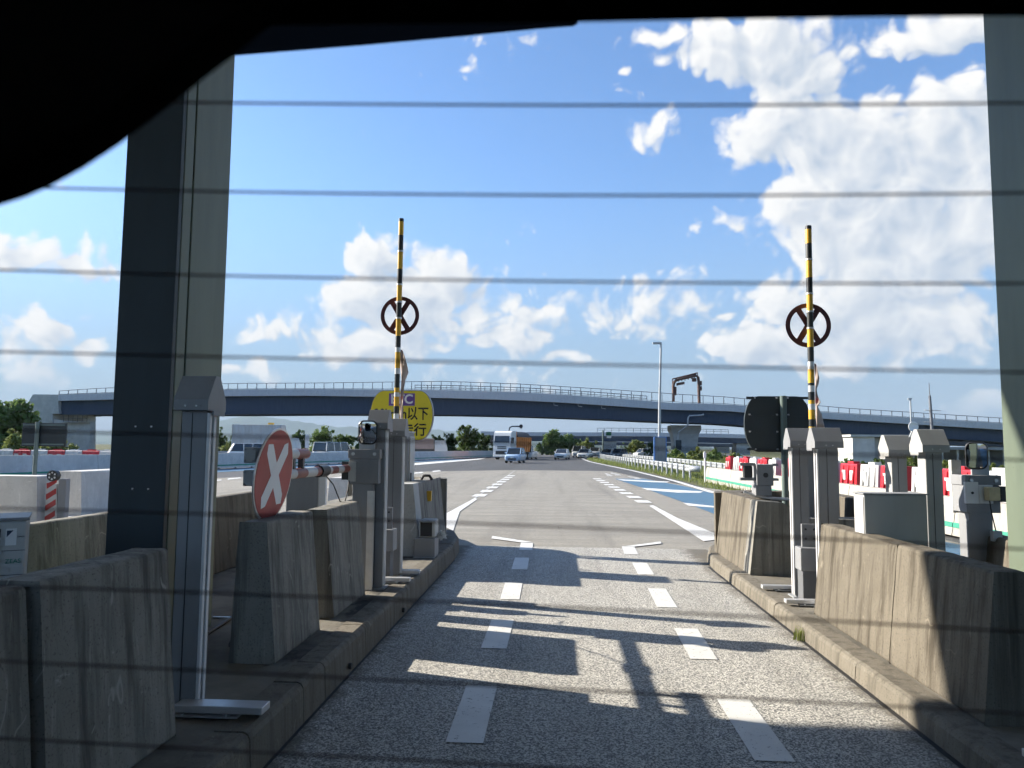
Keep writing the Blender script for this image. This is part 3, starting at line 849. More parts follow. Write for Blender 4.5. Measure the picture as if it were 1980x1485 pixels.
barrier(4.70, 5.60, -1.765, -1, 0.88, 'dark concrete barrier below the red disc with white cross', M_CONC_SHADE)
barrier(5.97, 6.95, -1.775, -1, 0.855, 'streaked concrete barrier in front of the mirror post, left side of lane', M_CONC_SHADE)
barrier(5.44, 6.96, 2.29, 1, 0.80, 'sunlit streaked concrete barrier in front of the paired sensor posts', M_CONC)
barrier(4.26, 5.42, 2.28, 1, 0.81, 'concrete barrier half in shadow at the lower right', M_CONC)
barrier(5.7, 7.0, P(1880, 1030, 7.0).x, 1, 0.72, 'sunlit concrete barrier beside the right column, under the round-cornered mirror', M_CONC)
# long wall at the back of the left island
for i, (a, c, l) in enumerate([(2.6, 4.6, 'dark concrete wall section behind the air conditioner unit'), (4.62, 6.6, 'concrete wall section behind the dark column'), (6.62, 9.3, 'tall streaked concrete wall section left of the red disc'), ]):
    barrier(a, c, -3.62, -1, 0.80, l, M_CONC if i == 2 else M_CONC_SHADE, 0.24, 0.2, group='wall sections at the back of the island')  # first two sections take the shade tone, the last the sunlit one
# white barriers of the next island
def white_block(pxa, pxb, base_y, y_len, h, label):
    a, c = G(pxa, base_y), G(pxb, base_y)
    o = thing('white_barrier', label, 'concrete barrier', (a.x, a.y, 0), 0, 'white painted barriers of the next island')
    w = c.x - a.x
    b = MB(); b.prism([(0, 0), (w, 0), (w - 0.06, h), (0.06, h)], 'y', 0, y_len, M_CONC_W); b.build('body', o, bevel=0.03)
    return o
white_block(-60, 84, 1026, 0.5, 1.0, 'white painted concrete barrier at the left edge, before the striped marker post')
white_block(632, 702, 975, 2.0, 0.72, 'low white concrete block beyond the gate arm cables')
white_block(96, 163, 1006, 3.0, 1.02, 'white painted concrete barrier with black scuffs, behind the striped marker post')
b = MB(); p = G(60, 1034); b.box((p.x - 2.5, 9.5, 0.006), (G(180, 1003).x + .3, 16.5, 0.10), M_CONC_W); b.build('traffic_island', None, kind='structure')
# striped marker post
base = G(97, 1016, 0.1)
o = thing('marker_post', 'red and white striped marker post with round black head', 'marker post', base)
s_ = base.y / FPX
b = MB(); b.prism([(-12*s_, 0), (14*s_, 0), (8*s_, 82*s_), (-14*s_, 82*s_)], 'y', 0, 0.09, M_WHITEP); b.build('post', o, bevel=0.008)
for k in range(4):
    z = (6 + k * 22) * s_
    b = MB(); b.add([(-11.5*s_, -0.004, z), (9*s_, -0.004, z + 13*s_), (8.5*s_, -0.004, z + 24*s_ if k < 3 else z + 18*s_), (-12.5*s_, -0.004, z + 11*s_)], [(0, 1, 2, 3)], M_RED); b.build('stripe', o)
b = MB(); b.box((12*s_, 0.0, 0), (28*s_, 0.12, 92*s_), M_GREY); b.build('back_bracket', o, bevel=0.006)
b = MB(); b.cyl((0, -0.03, 98*s_), 11*s_, 0.10, 'y', M_BLACKP, 18); h_ = b.build('lamp_head', o)
for k in range(6):
    a = k * math.pi / 3 + .5
    b = MB(); b.cyl((6.5*s_*math.cos(a), -0.035, 98*s_ + 6.5*s_*math.sin(a)), 2.0*s_, 0.01, 'y', M_ALU, 8); b.build('lamp', h_)

# ------------------------------------------------------------------ sensor posts with gable caps
def sensor_post(loc, h, label, side, cap_w=0.30, w=0.155, d=0.20, strips=True, group='gable-capped sensor posts', M_GREY=M_GREY):
    """side=+1: sensing window faces +x"""
    o = thing('sensor_post', label, 'sensor post', loc, 0, group)
    b = MB(); b.box((-w/2, -d/2, 0.012), (w/2, d/2, h - 0.15), M_GREY); b.build('post', o, bevel=0.006)
    b = MB(); b.box((-w/2 - .03, -d/2 - .03, 0), (w/2 + .03, d/2 + .03, 0.012), M_GALV); b.build('base_plate', o)
    # gabled cap, ridge along x
    e = cap_w / 2; c = d / 2 + 0.045
    b = MB(); b.prism([(-c, h - .19), (c, h - .19), (c, h - .13), (0.025, h), (-0.025, h), (-c, h - .13)], 'x', -e * .92 , e * .92, M_GREY)
    cp = b.build('cap', o, bevel=0.004)
    b = MB(); b.box((side * e * .93, -c * .62, h - .215), (side * (e * .93 + 0.012), c * .62, h - .19), M_GREY); b.build('cap_lip', cp)
    for dy in (-0.03, 0.03):
        b = MB(); b.cyl((dy, -c, h - .165), 0.005, -0.006, 'y', M_ALU, 8); b.build('screw', cp)
    x = side * w / 2
    if strips:
        for dy in (-d * .40, d * .02):
            b = MB(); b.box((x, dy - 0.013, 0.03), (x + side * 0.016, dy + 0.013, h - .20), M_STRIP); b.build('edge_strip', o, bevel=0.003)
        b = MB(); b.box((x, -d * .31, 0.03), (x + side * 0.004, -d * .08, h - .22), M_BLACKP); b.build('sensor_window', o)
    b = MB(); b.box((-0.012, -d/2 - 0.003, 0.03), (-0.008, -d/2, h - .20), M_BLACKP); b.build('seam', o)
    return o
sensor_post((P(378, 1000, 3.92).x, 3.92, ZKL), 1.74, 'nearest gable-capped sensor post, standing against the left column', 1, 0.205, 0.14, 0.12)
sensor_post((P(733, 900, 7.3).x, 7.3, ZKL), 1.73, 'rear one of the two gable-capped sensor posts beside the left mirror', 1, 0.22, 0.14, 0.13)
sensor_post((P(765, 900, 8.0).x, 8.0, ZKL), 1.67, 'gable-capped sensor post in front of the yellow sign', 1, 0.25, 0.16, 0.13)
sensor_post((P(1544, 900, 7.75).x, 7.75, ZK), 1.68, 'slimmer gable-capped sensor post in front of the dark sign back', -1, 0.245, 0.15, 0.14)
sensor_post((P(1596, 900, 7.18).x, 7.18, ZK), 1.67, 'gable-capped sensor post directly beneath the right striped gate bar', -1, 0.285, 0.17, 0.14)
sensor_post((P(1732, 900, 6.95).x, 6.95, ZK), 1.60, 'shorter gable-capped sensor post rising behind the grey panel', -1, 0.235, 0.135, 0.14, False, M_GREY=M_GREYM)
sensor_post((P(1798, 900, 6.42).x, 6.42, ZK), 1.64, 'gable-capped sensor post right of the grey panel', -1, 0.235, 0.135, 0.14, False, M_GREY=M_GREYM)
# aluminium foot rails across the kerb
def foot_rail(px, py, x0, x1, label, d=0.11):
    ZK_ = ZKL if x0 < 0 else ZK
    p = G(px, py, ZK_ + 0.03)
    o = thing('foot_rail', label, 'metal rail', (0, p.y, ZK_ + 0.012), 0, 'aluminium foot rails at the sensor posts')
    b = MB(); b.box((x0, -d/2, 0.014), (x1, d/2, 0.050), M_ALU); b.build('rail', o, bevel=0.004)
    b = MB(); b.box((x0, -d/2 - 0.02, 0), (x1 - .12 * (1 if x1 > x0 else -1), d/2 + 0.02, 0.008), M_GALV); b.build('shim_plate', o)
    for t in (0.12, 0.6):
        b = MB(); b.cyl((x0 + (x1 - x0) * t, -d/2 - 0.012, 0.004), 0.011, 0.014, 'z', M_GALV, 8); b.build('bolt', o)
foot_rail(440, 1372, -1.93, -1.47, 'long aluminium foot rail at the nearest sensor post')
foot_rail(745, 1122, -1.78, -1.47, 'nearer aluminium foot rail below the left mirror post', 0.08)
foot_rail(770, 1107, -1.74, -1.46, 'farther aluminium foot rail below the left mirror post', 0.08)
foot_rail(1490, 1137, 2.52, 2.12, 'farther aluminium foot rail on the right kerb', 0.08)
foot_rail(1530, 1165, 2.56, 2.14, 'middle aluminium foot rail on the right kerb', 0.08)
foot_rail(1940, 1466, 2.75, 2.20, 'aluminium foot rail at the lower right corner', 0.10)

# grey panel cabinet between the two right posts
o = thing('panel_cabinet', 'flat grey metal cabinet with sunlit side behind the right barrier', 'cabinet', (P(1672, 1000, 6.15).x, 6.15, ZK))
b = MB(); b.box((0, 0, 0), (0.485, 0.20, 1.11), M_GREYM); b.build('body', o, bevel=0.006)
b = MB(); b.box((-0.006, 0.01, 0.01), (0, 0.19, 1.09), M_GREYL); b.build('side_panel', o)  # paler sheet: the sunlight on this side is put into its colour
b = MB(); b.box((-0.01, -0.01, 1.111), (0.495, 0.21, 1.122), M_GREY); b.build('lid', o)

a = P(552, 1000, 8.3)
o = thing('panel_cabinet', 'flat dark grey cabinet behind the red disc, on the left island', 'cabinet', (a.x, 8.3, ZKL))
w = P(613, 1000, 8.3).x - a.x
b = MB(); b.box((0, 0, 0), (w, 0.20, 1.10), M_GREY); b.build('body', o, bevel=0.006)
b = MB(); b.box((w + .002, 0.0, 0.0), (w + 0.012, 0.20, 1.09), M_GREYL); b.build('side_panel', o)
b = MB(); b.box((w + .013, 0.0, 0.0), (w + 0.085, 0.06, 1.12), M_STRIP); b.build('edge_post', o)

# ------------------------------------------------------------------ lifting gate bars (yellow and black) with maroon crossed ring
def lifted_bar(px_top, py_top, px_bot, py_bot, Y, ring_y, ring_d, bands, label):
    t, q = P(px_top, py_top, Y), P(px_bot, py_bot, Y)
    o = thing('gate_bar', label, 'gate bar', q, 0, 'raised yellow and black gate bars')
    v = t - q
    sc = v.z / (py_bot - py_top)
    def at(py): return v * ((py_bot - py) / (py_bot - py_top))
    rad = 0.038
    for i, (ya, yb, c) in enumerate(bands):
        b = MB(); b.tube([at(ya), at(yb)], rad, M_YELLOW if c == 'y' else (M_BLACKBAR if c == 'k' else M_ALU), 16); b.build('band', o)
    for yb in [bands[j][1] for j in (2, 4, 5, 6) if j < len(bands)]:
        b = MB(); b.tube([at(yb - 2), at(yb + 1)], rad + 0.006, M_ALU, 14); b.build('clamp', o)
    # crossed ring on the far side
    c = at(ring_y); r = ring_d / 2
    T = Matrix.Translation(c + Vector((0.0, rad + 0.03, 0)))
    n = 40; ri = r * 0.80
    b = MB(); vs = []; fs = []
    for k in range(n):
        a = 2 * math.pi * k / n
        for rr, yy in ((r, 0), (ri, 0), (ri, 0.006), (r, 0.006)):
            vs.append((rr * math.cos(a), yy, rr * math.sin(a)))
    for k in range(n):
        j = (k + 1) % n
        for s in range(4):
            fs.append((k*4 + s, k*4 + (s+1) % 4, j*4 + (s+1) % 4, j*4 + s))
    b.add(vs, fs, M_WINE, False, T); rg = b.build('ring', o)
    for sgn in (-1, 1):
        a = math.atan2(1.0, sgn * 0.60); l = ri * 1.02; hw = 0.036
        dx, dz = math.cos(a), math.sin(a); nx, nz = -dz * hw, dx * hw
        b = MB(); b.add([(dx*l+nx, .001*sgn, dz*l+nz), (dx*l-nx, .001*sgn, dz*l-nz), (-dx*l-nx, .001*sgn, -dz*l-nz), (-dx*l+nx, .001*sgn, -dz*l+nz),
                         (dx*l+nx, .006+.001*sgn, dz*l+nz), (dx*l-nx, .006+.001*sgn, dz*l-nz), (-dx*l-nx, .006+.001*sgn, -dz*l-nz), (-dx*l+nx, .006+.001*sgn, -dz*l+nz)],
                        [(0,1,2,3),(7,6,5,4),(0,4,5,1),(1,5,6,2),(2,6,7,3),(3,7,4,0)], M_WINE, False, T); b.build('cross_arm', rg)
    return o, at, sc
bandsL = [(423, 429, 'k'), (429, 456, 'y'), (456, 488, 'k'), (488, 522, 'y'), (522, 553, 'k'), (553, 587, 'y'), (587, 618, 'k'), (618, 652, 'y'), (652, 674, 'k'), (674, 683, 'w'), (683, 714, 'y'), (714, 725, 'w'), (725, 751, 'k'), (751, 760, 'y'), (760, 768, 'w'), (768, 786, 'y'), (786, 800, 'k'), (800, 812, 'w')]
gl_, atL, scL = lifted_bar(776, 423, 766, 812, 10.4, 611, 0.56, bandsL, 'raised yellow and black gate bar in front of the yellow sign')
bandsR = [(437, 444, 'k'), (444, 472, 'y'), (472, 504, 'k'), (504, 539, 'y'), (539, 571, 'k'), (571, 606, 'y'), (606, 638, 'k'), (638, 674, 'y'), (674, 702, 'k'), (702, 717, 'w'), (717, 743, 'y'), (743, 748, 'k'), (748, 760, 'w'), (760, 776, 'k'), (776, 783, 'y'), (783, 794, 'w'), (794, 812, 'y'), (812, 826, 'k'), (826, 870, 'y')]
gr_, atR, scR = lifted_bar(1563, 437, 1571, 870, 9.4, 630, 0.56, bandsR, 'raised yellow and black gate bar on the right island')
# cloth warning strips tied to the bars, twisting in the wind
def cloth_strip(at, rows, parent_loc, label, Y, red):
    """rows: (py, px_left, px_right) photo pixels"""
    o = thing('warning_banner', label, 'banner', parent_loc, 0, 'cloth warning banners tied to the gate bars')
    vs = []; n = len(rows)
    for i, (py, xa, xb) in enumerate(rows):
        for k in range(5):
            t = k / 4.0
            p = P(xa + (xb - xa) * t, py, Y + 0.05 + 0.06 * math.sin(i * 1.3 + t * 3.0) * t) - Vector(parent_loc)
            vs.append(p)
    fs = [(i*5+k, i*5+k+1, (i+1)*5+k+1, (i+1)*5+k) for i in range(n-1) for k in range(4)]
    b = MB(); b.add(vs, fs, M_PAPER, True); c = b.build('cloth', o, recalc=False)
    sd = c.modifiers.new('thick', 'SOLIDIFY'); sd.thickness = 0.002
    for (py, px, h) in red:
        p = P(px, py, Y + 0.035) - Vector(parent_loc)
        me = text_mesh('注', 0.055, M_REDP); t = bpy.data.objects.new('lettering', me); COL.objects.link(t); t.parent = o; t.location = p; t.rotation_euler = (R(90), 0, 0)
q = P(778, 812, 10.4)
cloth_strip(atL, [(676, 774, 778), (690, 774, 783), (705, 774, 787), (720, 775, 790), (735, 776, 784), (752, 775, 781), (775, 774, 780), (800, 773, 779), (812, 774, 778)], q, 'pinkish cloth banner tied to the left gate bar', 10.4, [(770, 777, 10), (790, 777, 10)])
q = P(1580, 830, 9.4)
cloth_strip(atR, [(703, 1574, 1578), (716, 1575, 1581), (730, 1576, 1584), (742, 1576, 1583), (752, 1576, 1579), (764, 1576, 1581), (778, 1576, 1587), (786, 1577, 1581), (800, 1577, 1588), (815, 1578, 1592), (828, 1579, 1595)], q, 'whitish cloth banner tied to the right gate bar', 9.4, [(775, 1580, 8)])

# ------------------------------------------------------------------ gate arm (red and white) swung along the left island, with its disc sign
XB = -2.02
ZA, ZB = 1.385, 1.535
o = thing('swing_barrier', 'red and white gate arm swung along the island, carrying two grey end boxes', 'swing barrier', (XB, 7.45, ZA))
def stripes(y0, y1, z, r, cols):
    n = len(cols)
    for i, c in enumerate(cols):
        a, e = y0 + (y1 - y0) * i / n, y0 + (y1 - y0) * (i + 1) / n
        b = MB(); b.tube([(XB - XB, a - 7.45, z - ZA), (0, e - 7.45, z - ZA)], r, M_REDBAND if c == 'r' else M_WHITEP, 16); b.build('band', o)
stripes(7.45, 6.35, ZA, 0.036, 'rwrwrw')
stripes(6.35, 4.90, ZA, 0.040, 'rwrwrw')
stripes(5.90, 4.90, ZB, 0.040, 'rwrw')
b = MB(); b.tube([(0, 6.42 - 7.45, 0), (0, 6.22 - 7.45, 0)], 0.052, M_BLACKP, 14); b.build('joint_sleeve', o)
for y in (5.80, 5.60):
    b = MB(); b.box((-0.02, y - 7.47, 0.03), (0.02, y - 7.43, 0.13), M_BLACKP); b.build('bridge_piece', o)
for z in (ZA, ZB):
    b = MB(); b.box((-0.04, 4.80 - 7.45, z - ZA - 0.052), (0.04, 4.90 - 7.45, z - ZA + 0.052), M_GREYM); bx = b.build('end_box', o, bevel=0.006)
    for sx in (-1, 1):
        for sz in (-1, 1):
            b = MB(); b.cyl((sx * 0.028, 4.80 - 7.45, z - ZA + sz * 0.038), 0.006, -0.012, 'y', M_GREY, 8); b.build('bolt', bx)
b = MB(); b.tube([(0.0, -1.05, -.03), (0.02, -0.85, -.13), (0.02, -0.62, -.30), (0.02, -.48, -.32), (0.02, -0.38, -.2), (0.01, -0.28, -.03)], 0.006, M_BLACK, 6); b.build('cable', o)
b = MB(); b.tube([(0.0, -0.18, -.03), (0.03, -0.14, -.16), (0.05, -0.08, -.30), (0.06, 0.04, -.33), (0.06, 0.16, -.31)], 0.007, M_BLACK, 6); b.build('cable', o)
# the disc: white cross on red
dc = Vector((XB + .063, 5.08, P(535, 918, 5.08).z))
nrm = Vector((0.993, -0.02, -0.11)).normalized()
o = thing('stop_disc', 'red disc sign with white cross hung on the gate arm', 'sign', dc)
zax = (Vector((0, 0, 1)) - nrm * nrm.z).normalized(); xax = zax.cross(nrm).normalized() * -1
xax = nrm.cross(zax).normalized() * -1
TT = Matrix((( zax.cross(nrm).x, zax.x, nrm.x), (zax.cross(nrm).y, zax.y, nrm.y), (zax.cross(nrm).z, zax.z, nrm.z))).to_4x4()
rd = 0.325
def disc(r, z0, z1, m, name, par, n=48):
    b = MB(); b.add([(r*math.cos(2*math.pi*k/n), r*math.sin(2*math.pi*k/n), z) for z in (z0, z1) for k in range(n)],
                    [(k, (k+1) % n, n + (k+1) % n, n + k) for k in range(n)] + [tuple(range(n-1, -1, -1)), tuple(range(n, 2*n))], m, False, TT)
    return b.build(name, par)
plate = disc(rd, -0.010, 0.0, M_ALU, 'rim_plate', o)
disc(rd * 0.955, 0.001, 0.003, M_RED, 'red_face', o)
for sgn in (-1, 1):
    a = math.atan2(1.0, 0.78 * sgn); dx, dy = math.cos(a), math.sin(a); l = rd * 0.70; hw = rd * 0.165
    nx, ny = -dy * hw, dx * hw
    b = MB(); z = 0.0045 + 0.0008 * sgn
    b.add([(dx*l+nx, dy*l+ny, z), (dx*l+nx*.2+dx*hw*.9, dy*l+ny*.2+dy*hw*.9, z), (dx*l-nx, dy*l-ny, z), (-dx*l-nx, -dy*l-ny, z), (-dx*l-nx*.2-dx*hw*.9, -dy*l-ny*.2-dy*hw*.9, z), (-dx*l+nx, -dy*l+ny, z)], [(0, 1, 2, 3, 4, 5)], M_SIGNWHT, False, TT)
    b.build('cross_arm', o)
b = MB(); b.box((-0.02, -0.10, -0.085), (0.02, 0.10, -0.010), M_GREYD, TT); b.build('bracket', o)

# ------------------------------------------------------------------ mirror posts
def mirror_post(loc, side, label, dz, extras):
    o = thing('mirror_post', label, 'mirror post', loc, 0, 'posts with round-cornered mirrors')
    b = MB(); b.box((-0.10, -0.09, 0), (0.10, 0.09, 1.12 + dz), M_GREY); b.build('post', o, bevel=0.006)
    b = MB(); b.box((0.05 * side, -0.095, 0.0), (0.12 * side, -0.075, 1.05 + dz), M_ALU if side > 0 else M_GREY); b.build('edge_strip', o)
    b = MB(); b.box((-0.13, -0.115, 1.12 + dz), (0.16, 0.12, 1.36 + dz), M_GREY); hb = b.build('housing', o, bevel=0.006)
    b = MB(); b.box((-0.14, -0.125, 1.361 + dz), (0.17, 0.13, 1.45 + dz), M_GREY); b.build('flange', o, bevel=0.004)
    for x in (-0.09, 0.12):
        b = MB(); b.cyl((x, -0.125, 1.405 + dz), 0.016, -0.012, 'y', M_ALU, 10); b.build('bolt', o)
    b = MB(); b.box((-0.05, -0.07, 1.451 + dz), (0.10, -0.05, 1.62 + dz), M_GALV); b.build('mirror_bracket', o)
    return o
def mirror(parent, c, w, h, tilt):
    n = 10
    pts = []
    r = min(w, h) * 0.30
    for cx, cz, a0 in ((w/2-r, h/2-r, 0), (-w/2+r, h/2-r, 90), (-w/2+r, -h/2+r, 180), (w/2-r, -h/2+r, 270)):
        for k in range(n + 1):
            a = R(a0 + 90 * k / n); pts.append((cx + r * math.cos(a), cz + r * math.sin(a)))
    N_ = len(pts)
    T = Matrix.Translation(c) @ Matrix.Rotation(tilt[0], 4, 'Z') @ Matrix.Rotation(tilt[1], 4, 'X')
    b = MB()
    rings = [(1.0, 0.0), (1.0, 0.03), (0.93, -0.004), (0.93, 0.0)]
    b.add([(x * 1.05, 0.0, z * 1.05) for x, z in pts] + [(x * 0.95, 0.045, z * 0.95) for x, z in pts], [(k, (k+1) % N_, N_ + (k+1) % N_, N_ + k) for k in range(N_)] + [tuple(range(N_, 2*N_))], M_BLACKP, False, T)
    b.add([(x * 1.05, 0.0, z * 1.05) for x, z in pts] + [(x * 1.0, -0.012, z * 1.0) for x, z in pts] + [(x * 0.92, -0.006, z * 0.92) for x, z in pts], [(q*N_ + k, q*N_ + (k+1) % N_, (q+1)*N_ + (k+1) % N_, (q+1)*N_ + k) for q in (0, 1) for k in range(N_)], M_BLACKP, False, T)
    m_ = b.build('mirror', parent)
    b = MB(); lev = 10; vs = []
    for j in range(lev):
        s = 0.925 * (1 - j / lev)
        vs += [(x * s, -0.004 - 0.016 * (1 - ((x * s / (w / 2)) ** 2 + (z * s / (h / 2)) ** 2) / 2), z * s) for x, z in pts]
    vs.append((0, -0.020, 0))
    fs = [(q*N_ + k, q*N_ + (k+1) % N_, (q+1)*N_ + (k+1) % N_, (q+1)*N_ + k) for q in range(lev-1) for k in range(N_)] + [((lev-1)*N_ + k, (lev-1)*N_ + (k+1) % N_, lev*N_) for k in range(N_)]
    b.add(vs, fs, M_MIRROR, True, T); b.build('mirror_glass', m_)
    return m_
YM = 7.25
pl = P(704, 1000, YM)
o = mirror_post((pl.x, YM, ZKL), 1, 'grey mirror post behind the left barriers, holding the gate arm', -0.11, None)
c = P(711, 836, YM - 0.10) - Vector(o.location); mirror(o, c, 0.175, 0.225, (R(14), R(7)))
b = MB(); b.box((-0.20, -0.12, 1.045), (-0.132, -0.09, 1.22), M_BLACKP); b.build('arm_socket', o)
b = MB(); b.box((-0.13, -0.135, 1.03), (-0.06, -0.116, 1.22), M_GREYL); b.build('hatch', o)
YM2 = 7.0
pr = P(1886, 1000, YM2)
o = mirror_post((pr.x, YM2, ZK), -1, 'grey mirror post at the right column, with white boxes and a cream device', -0.20, None)
c = P(1888, 881, YM2 - 0.10) - Vector(o.location); mirror(o, c, 0.17, 0.235, (R(-16), R(7)))
for (xa, xb, ya, yb, m_, nm) in [(1868, 1892, 932, 974, M_WHITE, 'white_box'), (1894, 1920, 938, 974, M_WHITE, 'white_box')]:
    a = P(xa, yb, YM2 - 0.15) - Vector(o.location); e = P(xb, ya, YM2 - 0.15) - Vector(o.location)
    b = MB(); b.box((a.x, -0.15, a.z), (e.x, -0.117, e.z), m_); wb_ = b.build(nm, o, bevel=0.006)
    if nm == 'white_box' and xa == 1868:
        b = MB(); b.cyl(((a.x + e.x) / 2, -0.151, (a.z + e.z) / 2), 0.011, -0.006, 'y', M_BLACKP, 12); b.build('lock', wb_)
a = P(1908, 968, YM2 - 0.2) - Vector(o.location); e = P(1931, 942, YM2 - 0.2) - Vector(o.location)
b = MB(); b.box((a.x, -0.23, a.z), (e.x, -0.155, e.z), M_BEIGE); dv = b.build('cream_device', o, bevel=0.012)
b = MB(); b.box((e.x + .002, -0.22, a.z - .01), (e.x + 0.06, -0.16, e.z + .008), M_BLACKP); b.build('black_clip', dv, bevel=0.01)
b = MB(); b.tube([(a.x + .03, -.19, a.z), (a.x + .04, -.19, a.z - .10), (a.x + .07, -.19, a.z - .26)], 0.005, M_BLACK, 6); b.build('cable', o)
b = MB(); b.box((a.x + .03, -.22, a.z - .35), (a.x + .11, -.17, a.z - .26), M_GALV); b.build('hanging_box', o, bevel=0.006)
a = P(1858, 1000, YM2) - Vector(o.location)
b = MB(); b.box((a.x, 0.13, 0.9), (a.x + 0.09, 0.18, 1.38), M_GREYL); b.build('back_plate', o, bevel=0.004)

# ------------------------------------------------------------------ island noses: crash walls, gate cabinets, boxes
def nose_wall(name, label, y0, y1, xs, side, m):
    """U-shaped concrete crash wall; xs = lane-side foot, far side"""
    o = thing(name, label, 'concrete wall', (xs[0], y0, ZKL if side < 0 else ZK), 0, 'concrete crash walls at the island noses')
    return o
o = nose_wall('crash_wall', 'pale grey stepped concrete crash wall on the left island nose', 9.38, 12.3, (-1.72, -3.4), -1, M_CONC_L)
# front wall: stepped outline seen from the lane (x local, towards -x), thickness along y
H1, H2 = 0.60, 0.90
b = MB(); b.prism([(-1.55, 0), (0.0, 0), (-0.10, H2), (-0.36, H2), (-0.44, H1), (-1.55, H1)], 'y', 0.0, 0.35, M_CONC_L); b.build('front_wall', o, bevel=0.015)
b = MB(); b.prism([(-0.40, 0), (0.0, 0), (-0.10, H2), (-0.33, H2)], 'y', 0.352, 2.2, M_CONC_SHADE); b.build('side_wall', o, bevel=0.015)
b = MB(); b.prism([(-1.55, 0), (-1.2, 0), (-1.25, H1), (-1.5, H1)], 'y', 0.352, 2.2, M_CONC_SHADE); b.build('side_wall', o, bevel=0.015)
b = MB()
n = 14
arc = [(-0.78 - 0.0 + 0.775 * math.cos(math.pi * k / n), 2.2 + 1.0 * math.sin(math.pi * k / n)) for k in range(n + 1)]
arci = [(-0.78 + 0.40 * math.cos(math.pi * k / n), 2.2 + 0.6 * math.sin(math.pi * k / n)) for k in range(n + 1)]
poly = arc + list(reversed(arci))
b.prism(poly, 'z', 0, H2 - 0.02, M_CONC_SHADE); b.build('nose_cap', o)
b = MB(); b.tube([(-.22, 1.2, H2), (-.18, 1.2, H2 + .06), (-.10, 1.2, H2 + .06), (-.06, 1.2, H2)], 0.02, M_BLACK, 8); b.build('lifting_loop', o)
b = MB(); b.box((-0.085, 0.9, .62), (-0.02, 0.96, .76), M_YELLOW); b.build('reflector', o)
# right nose
o = nose_wall('crash_wall', 'dark concrete crash wall with sunlit side on the right island nose', 8.98, 11.2, (2.24, 4.1), 1, M_CONC)
b = MB(); b.prism([(0.0, 0), (1.75, 0), (1.68, 0.86), (1.40, 0.86), (1.34, 0.66), (0.62, 0.66), (0.40, 0.84), (0.10, 0.86)], 'y', 0.0, 0.32, M_CONC_SHADE); b.build('front_wall', o, bevel=0.015)  # front face takes the shade tone, the sides the sunlit one
b = MB(); b.prism([(0.0, 0), (0.36, 0), (0.34, 0.86), (0.10, 0.86)], 'y', 0.322, 1.9, M_CONC); b.build('side_wall', o, bevel=0.015)
b = MB(); b.prism([(1.40, 0), (1.75, 0), (1.68, 0.86), (1.45, 0.86)], 'y', 0.322, 1.9, M_CONC); b.build('side_wall', o, bevel=0.015)
b = MB()
arc = [(0.875 + 0.87 * math.cos(math.pi * k / n), 1.9 + 0.9 * math.sin(math.pi * k / n)) for k in range(n + 1)]
arci = [(0.875 + 0.52 * math.cos(math.pi * k / n), 1.9 + 0.55 * math.sin(math.pi * k / n)) for k in range(n + 1)]
b.prism(arc + list(reversed(arci)), 'z', 0, 0.84, M_CONC); b.build('nose_cap', o)

def gate_cabinet(px0, px1, py0, Y, label, dark=False, side=1):
    a, e = P(px0, py0, Y), P(px1, py0, Y)
    o = thing('gate_cabinet', label, 'gate cabinet', (a.x, Y, ZK), 0, 'grey gate motor cabinets')
    w = e.x - a.x; h = a.z - ZK
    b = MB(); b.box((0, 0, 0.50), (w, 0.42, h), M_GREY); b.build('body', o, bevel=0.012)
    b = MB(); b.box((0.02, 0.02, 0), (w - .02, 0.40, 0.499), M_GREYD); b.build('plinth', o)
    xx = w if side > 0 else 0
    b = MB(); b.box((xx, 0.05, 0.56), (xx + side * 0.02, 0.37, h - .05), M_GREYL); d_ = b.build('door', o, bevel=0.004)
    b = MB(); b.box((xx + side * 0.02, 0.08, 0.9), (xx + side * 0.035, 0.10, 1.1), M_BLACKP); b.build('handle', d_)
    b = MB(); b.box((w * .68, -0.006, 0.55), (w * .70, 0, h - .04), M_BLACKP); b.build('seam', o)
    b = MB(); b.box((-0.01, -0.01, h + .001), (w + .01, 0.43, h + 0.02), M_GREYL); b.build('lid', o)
    return o
gate_cabinet(738, 790, 836, 10.1, 'grey gate cabinet standing inside the left crash wall')
gate_cabinet(1556, 1621, 866, 9.55, 'grey gate cabinet standing inside the right crash wall', side=-1)
# small junction items on the left cabinet
p = P(797, 935, 10.7)
o = thing('junction_box', 'small pale junction box beside the left gate cabinet', 'junction box', p)
b = MB(); b.box((-0.06, 0, -0.10), (0.06, 0.09, 0.06), M_GREYL); b.build('box', o, bevel=0.008)
b = MB(); b.cyl((-0.02, 0.04, 0.06), 0.012, 0.04, 'z', M_ALU, 8); b.build('gland', o)

